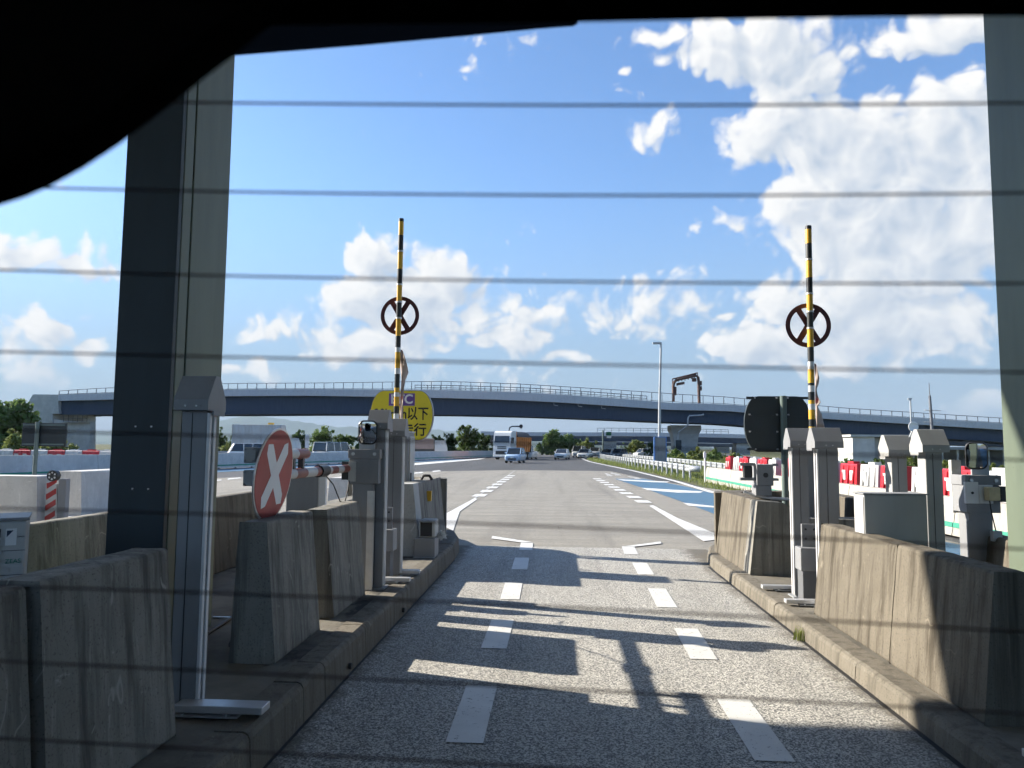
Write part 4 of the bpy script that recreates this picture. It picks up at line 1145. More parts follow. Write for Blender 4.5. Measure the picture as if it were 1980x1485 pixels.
# camera-like sensor wrapped in plastic, on the kerb
p = G(820, 1079, ZKL)
o = thing('vehicle_sensor', 'grey boxed sensor wrapped in clear plastic on the left kerb', 'sensor', p)
b = MB(); b.box((-0.13, 0, 0), (0.13, 0.30, 0.24), M_GREY); b.build('base_box', o, bevel=0.008)
b = MB(); b.box((-0.075, 0.02, 0.242), (0.13, 0.28, 0.46), M_GREYL); hd = b.build('head', o, bevel=0.02)
b = MB(); b.box((-0.055, 0.012, 0.262), (0.09, 0.0195, 0.43), M_BLACKP); b.build('lens_window', hd)
b = MB(); b.box((-0.135, -0.012, -0.0), (0.135, -0.001, 0.012), M_GALV); b.build('foot', o)
def crumple(c, r, seed, name, label, par=None):
    bm = bmesh.new(); bmesh.ops.create_icosphere(bm, subdivisions=3, radius=1.0)
    rr = random.Random(seed); ph = [Vector((rr.uniform(-1, 1), rr.uniform(-1, 1), rr.uniform(-1, 1))).normalized() for _ in range(14)]
    for v in bm.verts:
        k = 1.0
        for i, q in enumerate(ph):
            k -= 0.13 * abs(math.sin(6.5 * v.co.dot(q) + i))
        v.co = Vector((v.co.x * r[0] * (k + .45), v.co.y * r[1] * (k + .45), max(v.co.z * r[2] * (k + .45), -r[2] * .55)))
    me = bpy.data.meshes.new(name); bm.to_mesh(me); bm.free(); me.materials.append(M_BAG)
    ob = bpy.data.objects.new(name, me); COL.objects.link(ob); ob.location = c
    if par: ob.parent = par
    return ob
crumple((0.17, 0.22, 0.26), (0.14, 0.10, 0.15), 3, 'plastic_wrap', None, o)
crumple((-0.16, 0.18, 0.10), (0.12, 0.10, 0.10), 5, 'plastic_wrap', None, o)
ob = crumple(tuple(G(762, 1072, ZKL) + Vector((0, 0, 0.055))), (0.13, 0.12, 0.10), 8, 'plastic_bag', None)
tag(ob, 'crumpled white plastic bag lying against the left crash wall', 'plastic bag')

# lower brackets of the sensor posts (bolted folding joints)
def fold_joint(loc, side, label):
    o = thing('folding_bracket', label, 'bracket', loc, 0, 'bolted folding brackets at the sensor posts')
    b = MB(); b.box((-0.09, -0.09, 0), (0.08, 0.07, 0.30), M_GREYD); b.build('foot', o, bevel=0.005)
    b = MB(); b.box((-0.115, -0.12, 0.301), (0.115, 0.06, 0.52), M_GREY); b.build('hinge_box', o, bevel=0.008)
    b = MB(); b.box((-0.07, -0.03, 0.521), (0.08, 0.0, 0.74), M_GREY); pl_ = b.build('bolt_plate', o)
    for x in (-0.035, 0.045):
        for z in (0.60, 0.69):
            b = MB(); b.cyl((x, -0.03, z), 0.010, -0.008, 'y', M_BLACKP, 8); b.build('bolt', pl_)
fold_joint((P(745, 1000, 7.75).x, 7.75, ZKL), 1, 'grey folding bracket at the foot of the post before the yellow sign')
fold_joint((P(1562, 1000, 7.55).x, 7.55, ZK), -1, 'grey folding bracket at the foot of the slim right post')
pts = [G(1598, 1100, ZK) + Vector((0, 0.05, 0.02)), G(1592, 1090, ZK) + Vector((0, 0.05, .1)), P(1586, 1060, 7.9), P(1583, 1020, 7.95), P(1588, 990, 8.0), P(1600, 975, 8.05)]
b = MB(); b.tube(pts, 0.025, M_GREY, 8); ob = b.build('conduit', None, label='grey flexible conduit climbing between the right sensor posts', cat='conduit')

# camera box on the right crash wall
p = P(1478, 962, 9.3)
o = thing('camera_box', 'grey camera box with black lens standing on the right crash wall', 'camera box', (p.x, 9.3, p.z))
b = MB(); b.box((-0.10, 0, 0.02), (0.09, 0.2, 0.14), M_GREY); b.build('base', o, bevel=0.006)
b = MB(); b.box((-0.085, 0.0, 0.141), (0.115, 0.24, 0.40), M_GREY); hd = b.build('body', o, bevel=0.008)
b = MB(); b.cyl((0.02, -0.001, 0.27), 0.03, -0.012, 'y', M_BLACKP, 14); b.build('lens', hd)
for z in (0.20, 0.38):
    b = MB(); b.box((-0.27, 0.05, z), (-0.088, 0.16, z + 0.035), M_GREY); b.build('bracket', o)
    b = MB(); b.box((0.118, 0.05, z), (0.19, 0.16, z + 0.03), M_GREY); b.build('bracket', o)
b = MB(); b.box((-0.22, 0.06, 0.236), (-0.12, 0.15, 0.379), M_BLACKP); b.build('lamp', o, bevel=0.01)
b = MB(); b.tube([(-.22, .1, .06), (-.10, .08, .02), (.05, .05, -.01), (.25, .05, -.02), (.42, .1, -.03)], 0.02, M_ALU, 8); b.build('conduit', o)

# ------------------------------------------------------------------ lane signs
def rounded_sign(w, h, bulge, n=18):
    pts = []
    flat = w / 2 - bulge
    for k in range(n + 1):
        a = -math.pi / 2 + math.pi * k / n
        pts.append((flat + bulge * math.cos(a), h / 2 * math.sin(a)))
    right = pts
    left = [(-x, z) for x, z in reversed(pts)]
    return right + left
YS = 11.9
c = P(776, 803, YS)
o = thing('lane_sign', 'yellow lane sign with purple panel and black Japanese lettering', 'sign', (c.x, YS, c.z), R(-3))
outl = rounded_sign(1.04, 0.80, 0.22)
b = MB(); b.prism(outl, 'y', 0.0, 0.09, M_GREY); b.build('sign_box', o)
b = MB(); b.prism([(x * .985, z * .985) for x, z in outl], 'y', -0.004, -0.001, M_SIGNYEL); b.build('sign_face', o)
b = MB(); b.box((-0.21, -0.007, 0.155), (0.22, -0.005, 0.355), M_PURPLE); pp_ = b.build('purple_panel', o)
put_text('ETC', 0.205, M_SIGNWHT, o, (0.005, -0.009, 0.255), (R(90), 0, 0), 'lettering', bold=0.006)
put_text('20km/h以下', 0.225, M_SIGNBLK, o, (0.0, -0.007, 0.015), (R(90), 0, 0), 'lettering', width=0.80, bold=0.004)
put_text('安全走行', 0.215, M_SIGNBLK, o, (0.0, -0.007, -0.245), (R(90), 0, 0), 'lettering', width=0.98, bold=0.004)
b = MB(); b.cyl((0.0, 0.14, -c.z + ZK), 0.045, c.z - ZK + .35, 'z', M_POSTGREEN, 14); b.build('post', o)
YS2 = 10.9
c = P(1504, 820, YS2)
o = thing('lane_sign', 'dark back of a lane sign clamped to a green post, right island', 'sign', (c.x, YS2, c.z))
outl = rounded_sign(0.94, 0.80, 0.20)
b = MB(); b.prism(outl, 'y', 0.0, 0.05, M_DARKGREEN); sb = b.build('sign_panel', o, bevel=0.004)
xp = P(1513, 820, YS2).x - c.x
b = MB(); b.cyl((xp, -0.06, -c.z + ZK + .6), 0.046, c.z - ZK - .6 + .40, 'z', M_POSTGREEN, 16); b.build('post', o)
for z in (0.375, 0.135, -0.11, -0.36):
    b = MB(); b.box((-0.44, -0.010, z - 0.018), (0.44, 0.0, z + 0.018), M_DARKGREEN); rb = b.build('stiffener', sb)
    for x in (-0.40 if abs(z) < .3 else -.32, xp - 0.08, xp + 0.08):
        b = MB(); b.box((x - .011, -0.030, z - .011), (x + .011, -0.0105, z + .011), M_GALV); b.build('clamp', sb)
# back of the sign on the far-left island
YS3 = 20.0
c = P(85, 841, YS3)
o = thing('road_sign', 'dark rectangular sign back on a slim post, far left', 'sign', (c.x, YS3, c.z))
b = MB(); b.box((-0.64, 0, -0.32), (0.64, 0.05, 0.33), M_DARKGREEN); b.build('panel', o, bevel=0.006)
b = MB(); b.cyl((-0.16, -0.06, -c.z), 0.055, c.z + .36, 'z', M_POSTGREEN, 12); b.build('post', o)
for z in (-0.26, 0.28):
    b = MB(); b.box((-0.62, -0.012, z - .02), (0.60, -0.001, z + .02), M_POSTGREEN); b.build('crossbar', o)

# ------------------------------------------------------------------ air conditioner unit, cable and odds on the left island
p = P(56, 1070, 3.95)
o = thing('air_conditioner', 'cream outdoor air conditioner unit at the left edge behind the barrier', 'air conditioner', (p.x - .02, 3.95, ZKL), R(34))
h = P(30, 1006, 3.95).z - ZKL
b = MB(); b.box((-0.85, 0, 0.06), (0, 0.34, h), M_GREYL); bd = b.build('casing', o, bevel=0.012)
b = MB(); b.box((-0.86, -0.008, h + .001), (0.008, 0.35, h + 0.018), M_GREY); b.build('top_plate', o, bevel=0.004)
for x in (-0.78, -0.12):
    b = MB(); b.box((x, 0.02, 0), (x + .08, .32, .059), M_GREYD); b.build('foot', o)
b = MB(); b.box((-0.70, -0.004, 0.12), (-0.118, 0, h - .04), M_BLACKP); gr = b.build('fan_recess', o)
for k in range(20):
    z = 0.14 + k * (h - .2) / 20
    b = MB(); b.box((-0.71, -0.022, z), (-0.112, -0.006, z + 0.012), M_GREYL); b.build('grille_bar', gr)
for z in (h - .16, h - .29, h - .42):
    b = MB(); b.box((-0.108, -0.002, z), (-0.004, 0.0, z + 0.004), M_GREYD); b.build('panel_seam', o)
b = MB(); b.box((-0.095, -0.0035, h - .13), (-0.045, -0.001, h - .04), M_WHITE); sk = b.build('sticker', o)
b = MB(); b.add([(-0.09, -0.005, h - .05), (-0.09, -0.005, h - .085), (-0.06, -0.005, h - .05)], [(0, 1, 2)], M_GIRDER); b.build('sticker_triangle', sk)
put_text('ZEAS', 0.032, M_GREENSTRIPE, o, (-0.055, -0.004, h - .215), (R(90), 0, 0), 'lettering')
put_text('DAIKIN', 0.010, M_GIRDER, o, (-0.026, -0.004, h - .085), (R(90), 0, 0), 'lettering')

pts = [(-2.0, 3.7, ZKL + .015), G(390, 1275, ZKL), G(376, 1255, ZKL), G(392, 1235, ZKL), G(430, 1210, ZKL), G(458, 1190, ZKL), G(464, 1175, ZKL), G(480, 1165, ZKL), (-2.12, 6.7, ZKL), (-2.3, 7.6, ZKL)]
pts = [Vector(q) + Vector((0, 0, 0.014)) if i else Vector(q) for i, q in enumerate(pts)]
sm = []
for i in range(len(pts) - 1):
    p0, p1, p2, p3 = pts[max(i-1, 0)], pts[i], pts[i+1], pts[min(i+2, len(pts)-1)]
    for t in np.linspace(0, 1, 7)[:-1]:
        sm.append(0.5 * ((2*p1) + (p2 - p0)*t + (2*p0 - 5*p1 + 4*p2 - p3)*t*t + (3*p1 - p0 - 3*p2 + p3)*t**3))
b = MB(); b.tube(sm, 0.013, M_BLACK, 8); b.build('power_cable', None, label='black cable winding over the left island paving', cat='cable')
p = G(464, 1250, ZKL)
o = thing('cable_reel', 'small black coil and plug lying beside the dark barrier', 'cable', p)
b = MB(); ringp = [(0.07 * math.cos(a), 0.05 * math.sin(a), 0.02 + .012 * math.sin(3*a)) for a in np.linspace(0, 4 * math.pi, 40)]; b.tube(ringp, 0.009, M_BLACK, 6); b.build('coil', o)
b = MB(); b.box((0.0, -0.05, 0), (0.10, 0.02, 0.05), M_BLACKP); b.build('plug', o, bevel=0.01)
b = MB(); q = G(450, 1196, ZKL); b.box((q.x - .16, q.y - .012, ZKL + .001), (q.x + .14, q.y + .012, ZKL + .012), M_ALU); b.build('metal_strip', None, label='thin bright metal strip lying across the left island paving', cat='metal strip')

# grass tuft growing at the right kerb
def blades(n, r, h, seed, m, name, loc, **tags):
    rr = random.Random(seed); b = MB()
    for _ in range(n):
        a = rr.uniform(0, 6.28); d = rr.uniform(0, r); x, y = d * math.cos(a), d * math.sin(a)
        hh = h * rr.uniform(.45, 1.1); lx, ly = rr.uniform(-.35, .35) * hh, rr.uniform(-.35, .35) * hh; w = h * 0.03
        ca, sa = math.cos(a) * w, math.sin(a) * w
        b.add([(x - ca, y - sa, 0), (x + ca, y + sa, 0), (x + lx * .5 + ca * .7, y + ly * .5 + sa * .7, hh * .6), (x + lx * .5 - ca * .7, y + ly * .5 - sa * .7, hh * .6), (x + lx, y + ly, hh)], [(0, 1, 2, 3), (3, 2, 4)], m)
    ob = b.build(name, None, recalc=False); ob.location = loc
    return tag(ob, **tags)
q = G(1541, 1240); blades(60, 0.06, 0.13, 2, M_LEAFY, 'grass_tuft', (KR - 0.02, q.y, 0.01), label='small green grass tuft sprouting at the right kerb joint', cat='grass tuft')

# ------------------------------------------------------------------ walls with green stripe and plastic barriers behind them
def wall_run(pts, label, h, t, sec, stripe=True, group='white roadside walls', face=1, M_CONC_W=M_CONC_W):
    """run of concrete sections along a line; face=+1: the road side is on the right of the walking direction"""
    o = thing('roadside_wall', label, 'wall', (pts[0][0], pts[0][1], 0), 0, group)
    base = Vector((pts[0][0], pts[0][1], 0))
    P2 = [Vector((x, y, 0)) for x, y in pts]
    L = [0.0]
    for a, c in zip(P2[:-1], P2[1:]): L.append(L[-1] + (c - a).length)
    def at(s):
        for i in range(len(P2) - 1):
            if s <= L[i+1] or i == len(P2) - 2:
                return P2[i].lerp(P2[i+1], (s - L[i]) / (L[i+1] - L[i]))
    n = max(1, int(L[-1] / sec)); st = L[-1] / n
    for k in range(n):
        a, c = at(k * st), at((k + 1) * st)
        d = (c - a).normalized(); s = Vector((d.y, -d.x, 0)) * face
        a2, c2 = a + d * 0.012 - base, c - d * 0.012 - base
        hh = h + rng.uniform(-.006, .006)
        prof = [(t * .5, 0.05), (t * .42, 0.22), (t * .22, hh), (-t * .22, hh), (-t * .5, 0.05)]
        vs = [a2 + s * q + Vector((0, 0, z)) for q, z in prof] + [c2 + s * q + Vector((0, 0, z)) for q, z in prof]
        m_ = len(prof)
        b = MB(); b.add(vs, [(i, (i+1) % m_, m_ + (i+1) % m_, m_ + i) for i in range(m_)] + [tuple(range(m_-1, -1, -1)), tuple(range(m_, 2*m_))], M_CONC_W); sc_ = b.build('section', o)
        if stripe:
            z0, z1 = 0.20, 0.29
            q0, q1 = t * .435 + .012, t * .42 + 0.008
            b = MB(); b.add([a2 + s * q0 + Vector((0, 0, z0)), c2 + s * q0 + Vector((0, 0, z0)), c2 + s * q1 + Vector((0, 0, z1)), a2 + s * q1 + Vector((0, 0, z1))], [(0, 1, 2, 3)], M_GREENSTRIPE); b.build('green_stripe', sc_)
        for f_ in (0.25, 0.75):
            q = a2.lerp(c2, f_) + s * (t * .5)
            b = MB(); b.add([q + d * x_ + s * 0.004 + Vector((0, 0, z_)) for x_, z_ in ((-.12, 0.0), (.12, 0.0), (.12, .09), (-.12, .09))], [(0, 1, 2, 3)], M_BLACK); b.build('drain_slot', sc_)
    return o
wall_run(WALL_L[1:], 'long white concrete wall with green stripe curving away on the left', 1.05, 0.5, 4.0)
XR = 7.30
WALL_R = [(7.55, 12.0), (7.42, 20.0), (7.25, 36.5)]
wall_run(list(reversed(WALL_R)), 'white concrete wall with green stripe along the blue lane, right', 0.74, 0.45, 2.4, M_CONC_W=M_CONC_C)

def plastic_mesh(m, w=1.05, h=1.0):
    """water-filled road barrier: splayed foot, stepped body, two handle windows"""
    b = MB()
    b.prism([(-.28, 0), (.28, 0), (.28, .10), (.17, .30), (.13, h), (-.13, h), (-.17, .30), (-.28, .10)], 'x', -w/2, w/2, m)
    me = b.mesh('body'); return me
pm = {}
for nm, m_ in (('red', M_REDP), ('white', M_WHITEP)):
    body = plastic_mesh(m_)
    b = MB()
    for x in (-.25, .25):
        b.box((x - .11, -.155, .56), (x + .11, -.128, .84), M_BLACKP if False else M_GREYL)
    win = b.mesh('handle_window')
    b = MB()
    for x in (-.36, -.02, .32):
        b.prism([(-.20, .30), (-.125, h_ if False else .95), (-.15, .95), (-.23, .30)], 'x', x - .02 + .02, x + .04 + .02, m_)
    rib = b.mesh('rib')
    b = MB(); b.box((-.18, -.08, 1.0), (.18, .08, 1.06), m_); top = b.mesh('cap')
    pm[nm] = (body, win, rib, top)
def plastic(nm, loc, rz, label, group, sc=1.0):
    o = thing('plastic_barrier', label, 'plastic barrier', loc, rz, group)
    o.scale = (sc, sc, sc)
    body, win, rib, top = pm[nm]
    bo = place(body, 'body', o); bv = bo.modifiers.new('edge', 'BEVEL'); bv.width = 0.03; bv.segments = 2
    place(rib, 'rib', o); place(top, 'cap', o)
    b = [(-.25, .7), (.25, .7)]
    place(win, 'handle_windows', o) if False else None
    for x in (-.25, .25):
        w_ = place(PANE, 'handle_window', o, (x, 0, 0))
    return o
b = MB(); b.box((-.11, -.172, .58), (.11, -.132, .83), M_GREYL); PANE = b.mesh('handle_window')
# right row: nearest first; raised on the kerb behind the wall
n_r = 17
cnt = {'red': 0, 'white': 0}
rowpts = []
for k in range(n_r):
    t = k / (n_r - 1)
    rowpts.append(12.9 + k * 1.36)
for k, y in enumerate(rowpts):
    nm = 'red' if k % 2 == 0 else 'white'
    x = 8.15 - 0.010 * (y - 12.9) + rng.uniform(-.04, .04)
    lab = '%s %s plastic barrier from the near end of the right row' % (ORD[cnt[nm]], nm)
    cnt[nm] += 1
    plastic(nm, (x, y, 0.18), R(-90 + rng.uniform(-3, 3)), lab, 'red and white plastic barriers behind the right wall', 1.06)
b = MB(); b.box((7.86, 11.5, 0.0), (9.0, 36.5, 0.178), M_CONC_L); b.build('raised_strip', None, kind='structure')
for i, (px, py, rz) in enumerate([(1455, 893, 20), (1448, 896, -14)]):
    plastic('red' if i else 'white', P(px, py, 38.0 + i * 1.2) - Vector((0, 0, 0.9)), R(-40 + rz), ('red' if i else 'white') + ' plastic barrier askew at the far end of the right row', 'red and white plastic barriers behind the right wall', 1.1)
cnt = {'red': 0, 'white': 0}
for k in range(9):
    nm = 'red' if k % 2 else 'white'
    x = 12 + k * 33
    q = P(x, 885, 41 - k * 0.2)
    if 200 < x < 400: pass
    plastic(nm, (q.x, q.y, 0), R(-12), '%s %s plastic barrier from the left edge, behind the left wall' % (ORD[cnt[nm]], nm), 'plastic barriers behind the left wall', 1.22)
    cnt[nm] += 1

# ------------------------------------------------------------------ guard rails on the right
def guard_rail(pts, label, two=True, zt=0.75, step=2.0):
    o = thing('guard_rail', label, 'guard rail', (pts[0][0], pts[0][1], 0), 0, 'guard rails at the ramp')
    base = Vector((pts[0][0], pts[0][1], 0))
    Q = [Vector((x, y, 0)) - base for x, y in pts]
    L = [0.0]
    for a, c in zip(Q[:-1], Q[1:]): L.append(L[-1] + (c - a).length)
    def at(s):
        for i in range(len(Q) - 1):
            if s <= L[i+1] or i == len(Q) - 2:
                return Q[i].lerp(Q[i+1], (s - L[i]) / (L[i+1] - L[i])), (Q[i+1] - Q[i]).normalized()
    n = int(L[-1] / step)
    b = MB(); b.tube([(0, 0, 0), (0, 0, zt - .02)], 0.06, M_GALV, 8); post = b.mesh('post')
    for k in range(n + 1):
        p, d = at(k * L[-1] / n); place(post, 'post', o, p + Vector((d.y, -d.x, 0)) * -.09)
    prof = [(0.02, -.17), (.05, -.12), (.05, -.06), (-.02, -.01), (-.02, .01), (.05, .06), (.05, .12), (.02, .17), (-.0, .17), (-.0, -.17)]
    m_ = len(prof)
    for k in range(0, n, 2):
        (a, d), (c, d2) = at(k * L[-1] / n), at(min(k + 2, n) * L[-1] / n)
        s = Vector((d.y, -d.x, 0)) * -1
        vs = [a + s * q + Vector((0, 0, zt - .17 + z)) for q, z in prof] + [c + s * q + Vector((0, 0, zt - .17 + z)) for q, z in prof]
        b = MB(); b.add(vs, [(i, (i+1) % m_, m_ + (i+1) % m_, m_ + i) for i in range(m_)], M_GALV); b.build('beam', o)
    return o
GA = [(p.x, p.y) for p in (G(1338, 928), G(1270, 912), G(1215, 901), G(1172, 891), G(1158, 886))]
guard_rail(GA, 'nearer galvanised guard rail between the ramp and the blue lane')
GB = [(p.x, p.y) for p in (G(1412, 922), G(1330, 906), G(1255, 895), G(1205, 888))]
guard_rail(GB, 'second galvanised guard rail behind the light pole')
# rounded rail end
q = GA[0]
b = MB(); b.tube([(q[0] + .0, q[1] - .02, .58), (q[0] + .12, q[1] - .25, .58), (q[0] + .35, q[1] - .28, .58)], 0.17, M_GALV, 10); b.build('rail_end', None, label='rounded galvanised end of the nearer guard rail', cat='rail end')
q = P(1363, 905, 36)
b = MB(); b.cyl((0, 0, 0), 0.04, 1.5, 'z', M_WHITE, 8); b.box((-.06, -.05, 1.2), (.06, .05, 1.45), M_WHITE); ob = b.build('delineator_post', None, label='slim white delineator post behind the guard rail end', cat='delineator'); ob.location = (q.x, 36, 0)

# ------------------------------------------------------------------ overpass
YB = 120.0
prof_px = [(60, 757, 763, 775, 799), (110, 756, 763, 775, 800), (200, 750, 760, 773, 800), (430, 741, 753, 766, 800), (600, 740.5, 752, 765, 799), (860, 737, 754, 769.5, 800), (1000, 742, 758, 774, 803), (1100, 748, 764, 779, 806.5),
           (1200, 754, 771, 786, 810.5), (1300, 761.5, 779, 792.5, 815), (1400, 767, 781.5, 794.5, 818), (1620, 788, 799, 811.5, 836), (1900, 806, 816, 828.5, 851), (2100, 818, 829, 842, 866)]
rows = [[P(x, y, YB) for y in ys] for x, *ys in prof_px]
xs_ = [r[0].x for r in rows]
def zrow(x, k):
    return float(np.interp(x, xs_, [r[k].z for r in rows]))
xfine = list(np.arange(xs_[1] + .3, xs_[-1], 3.0))
br = thing('overpass', 'long blue girder overpass with pale parapet and railing crossing the view', 'bridge', (0, YB, 0))
def band(k0, k1, y0, y1, m, name, parent, a=0, e=None, dz0=0.0, dz1=0.0):
    xs = xfine[a:e]
    n = len(xs); vs = []
    for x in xs: vs += [(x, y0, zrow(x, k1) + dz1), (x, y1, zrow(x, k1) + dz1), (x, y1, zrow(x, k0) + dz0), (x, y0, zrow(x, k0) + dz0)]
    fs = [(i*4 + s, i*4 + (s+1) % 4, (i+1)*4 + (s+1) % 4, (i+1)*4 + s) for i in range(n-1) for s in range(4)] + [(3, 2, 1, 0), tuple((n-1)*4 + s for s in range(4))]
    b = MB(); b.add(vs, fs, m); return b.build(name, parent)
band(1, 2, 0.0, 0.35, M_PARAPET, 'parapet', br)
band(1, 2, 11.0, 11.35, M_PARAPET, 'parapet', br)
band(2, 3, 0.9, 1.3, M_GIRDER, 'girder', br, dz0=-.002)
band(2, 3, 5.4, 5.8, M_GIRDER, 'girder', br, dz0=-.004)
band(2, 3, 9.9, 10.3, M_GIRDER, 'girder', br, dz0=-.002)
band(2, 2, 0.36, 10.99, M_CONC_L, 'deck', br, dz0=.25, dz1=-.003)
# bottom flange shows as a darker line
xs = xfine; vs = []
for x in xs: vs += [(x, 0.6, zrow(x, 3) - .10), (x, 1.6, zrow(x, 3) - .10), (x, 1.6, zrow(x, 3) - .003), (x, 0.6, zrow(x, 3) - .003)]
n = len(xs)
b = MB(); b.add(vs, [(i*4 + s, i*4 + (s+1) % 4, (i+1)*4 + (s+1) % 4, (i+1)*4 + s) for i in range(n-1) for s in range(4)], M_GIRDER); b.build('flange', br)
# railing: each post and each length of rail on its own
b = MB(); b.box((-.045, -.04, 0), (.045, .04, 1.0), M_RAIL); postm = b.mesh('railing_post')
x = xfine[0]
seg = []
while x < xfine[-1]:
    h_ = zrow(x, 0) - zrow(x, 1)
    o_ = place(postm, 'railing_post', br, (x, 0.17, zrow(x, 1) + .002)); o_.scale = (1, 1, h_)
    seg.append(x); x += 1.62
for (a, c) in zip(seg[0:-4:4], seg[4::4]):
    b = MB()
    for f_, r_ in ((1.0, .05), (0.10, .04)):
        za = zrow(a, 1) + (zrow(a, 0) - zrow(a, 1)) * f_; zc = zrow(c, 1) + (zrow(c, 0) - zrow(c, 1)) * f_
        b.tube([(a, .17, za), (c, .17, zc)], r_, M_RAIL, 6)
    b.build('handrail', br)
# inner, denser railing over the middle
xa, xc = P(800, 760, YB).x, P(1255, 760, YB).x
x = xa; seg2 = []
while x < xc:
    o_ = place(postm, 'railing_post', br, (x, 1.0, zrow(x, 1) + .002)); o_.scale = (.9, 1, .85); seg2.append(x); x += 1.05
for (a, c) in zip(seg2[0:-6:6], seg2[6::6]):
    b = MB(); b.tube([(a, 1.0, zrow(a, 1) + .85), (c, 1.0, zrow(c, 1) + .85)], .06, M_RAIL, 6); b.tube([(a, 1.0, zrow(a, 1) + .45), (c, 1.0, zrow(c, 1) + .45)], .05, M_RAIL, 6); b.build('handrail', br)
# light brackets under the parapet
for px, py in ((1073, 781), (1120, 783), (1165, 787)):
    q = P(px, py, YB - .05) - Vector((0, YB, 0))
    b = MB(); b.tube([q + Vector((-.2, 0, .2)), q + Vector((-.15, 0, -.2)), q + Vector((.5, 0, -.3))], .06, M_GALV, 6); b.build('drain_spout', br)
# pier with flared head
def pier(px0, px1, py_top, label=None, Yp=YB + 5.6, dep=4.0, taper=0.78, par=None, m=M_CONC_L):
    a, c = P(px0, py_top, Yp - 2), P(px1, py_top, Yp - 2)
    o = par
    w = c.x - a.x; cx = (a.x + c.x) / 2; zt = a.z
    b = MB()
    lv = [(0, taper), (zt * .45, taper), (zt * .75, taper + .10), (zt * .86, 1.0), (zt, 1.0)]
    vs = []
    for z, s in lv:
        ww = w / 2 * s; dd = dep / 2 * s
        vs += [(cx - ww, Yp - dd - YB, z), (cx + ww, Yp - dd - YB, z), (cx + ww, Yp + dd - YB, z), (cx - ww, Yp + dd - YB, z)]
    n = len(lv)
    b.add(vs, [(i*4 + s, i*4 + (s+1) % 4, (i+1)*4 + (s+1) % 4, (i+1)*4 + s) for i in range(n-1) for s in range(4)] + [(3, 2, 1, 0), tuple((n-1)*4 + s for s in range(4))], m)
    return b.build('pier', o, bevel=0.15)
pi_ = pier(1297, 1356, 822, par=br)
q0 = P(1332, 805, YB - .1) - Vector((0, YB, 0))
b = MB(); b.tube([P(1361, 801, YB - .3) - Vector((0, YB, 0)), P(1356, 803, YB - .3) - Vector((0, YB, 0)), P(1333, 804, YB - .3) - Vector((0, YB, 0)), P(1330, 809, YB - .3) - Vector((0, YB, 0)), P(1330, 822, YB - .3) - Vector((0, YB, 0)), P(1312, 836, YB + 1.2) - Vector((0, YB, 0)), P(1311, 848, YB + 1.2) - Vector((0, YB, 0))], 0.14, M_GALV, 8); b.build('drain_pipe', pi_)
b = MB(); q = P(1312, 860, YB + 1.0) - Vector((0, YB, 0)); b.box((q.x - .45, q.y, q.z - .75), (q.x + .45, q.y + .1, q.z + .75), M_DARKGREEN); b.build('sign_plate', pi_)
b = MB(); q = P(1312, 880, YB + 1.0) - Vector((0, YB, 0)); b.box((q.x - .9, q.y + .5, 4.2), (q.x + 3.5, q.y + 6, 4.7 + .6), M_GREYD)
# abutment at the left end
o = br
a, c = P(62, 765, YB), P(110, 765, YB)
b = MB()
zt = c.z + .2
b.add([(a.x, 0.2, zt), (c.x, 0.2, zt), (P(112, 800, YB).x, .2, P(112, 800, YB).z), (P(100, 800, YB).x, .2, P(100, 800, YB).z), (P(100, 860, YB).x, .2, 0), (P(60, 860, YB).x - 6, .2, 0),
       (a.x, 12, zt), (c.x, 12, zt), (P(112, 800, YB).x, 12, P(112, 800, YB).z), (P(100, 800, YB).x, 12, P(100, 800, YB).z), (P(100, 860, YB).x, 12, 0), (P(60, 860, YB).x - 6, 12, 0)],
      [(0, 1, 2, 3, 4, 5), (11, 10, 9, 8, 7, 6)] + [(i, (i+1) % 6, 6 + (i+1) % 6, 6 + i) for i in range(6)], M_CONC_L)
b.build('abutment', br)
b = MB(); q = P(105, 806, YB - 1) - Vector((0, YB, 0)); e = P(172, 860, YB - 1) - Vector((0, YB, 0))
b.prism([(q.x, 0), (e.x, 0), (e.x, 5.2), (q.x + 1.2, 5.4), (q.x, 5.6)], 'y', -1.0, 0.1, M_CONC_L); pr_ = b.build('pier', br)
b = MB()
for k in range(6):
    x_ = q.x + 2.0 + k * .8; b.box((x_, -1.6, 5.2), (x_ + .06, -1.54, 6.3), M_RAIL)
b.box((q.x + 2, -1.6, 6.28), (q.x + 6.06, -1.54, 6.34), M_RAIL); b.box((q.x + 2, -1.6, 5.72), (q.x + 6.06, -1.54, 5.78), M_RAIL); b.box((q.x + 1.8, -1.7, 5.12), (q.x + 6.2, -1.0, 5.19), M_GALV)
b.build('inspection_walkway', pr_)

# gantry on the overpass
q0, q1 = P(1303, 765, YB + 1.5), P(1352, 778, YB + 1.5)
o = thing('sign_gantry', 'rust brown sign gantry with curved legs standing on the overpass', 'gantry', (q0.x, YB + 1.5, 0))
def L_(px, py): return P(px, py, YB + 1.5) - Vector(o.location)
b = MB(); b.tube([L_(1302, 776), L_(1302, 745), L_(1304, 738), L_(1310, 734), L_(1346, 726), L_(1350, 730), L_(1351, 738), L_(1352, 780)], 0.24, M_RUST, 8); b.build('frame', o)
b = MB(); a, c = L_(1308, 746), L_(1323, 738); b.add([(a.x, -.3, a.z), (c.x, -.3, a.z + .25), (c.x, -.3, c.z), (a.x, -.3, c.z - .25), (a.x, .1, a.z), (c.x, .1, a.z + .25), (c.x, .1, c.z), (a.x, .1, c.z - .25)], [(0,1,2,3),(7,6,5,4),(0,4,5,1),(1,5,6,2),(2,6,7,3),(3,7,4,0)], M_RUST); b.build('sign_back', o)
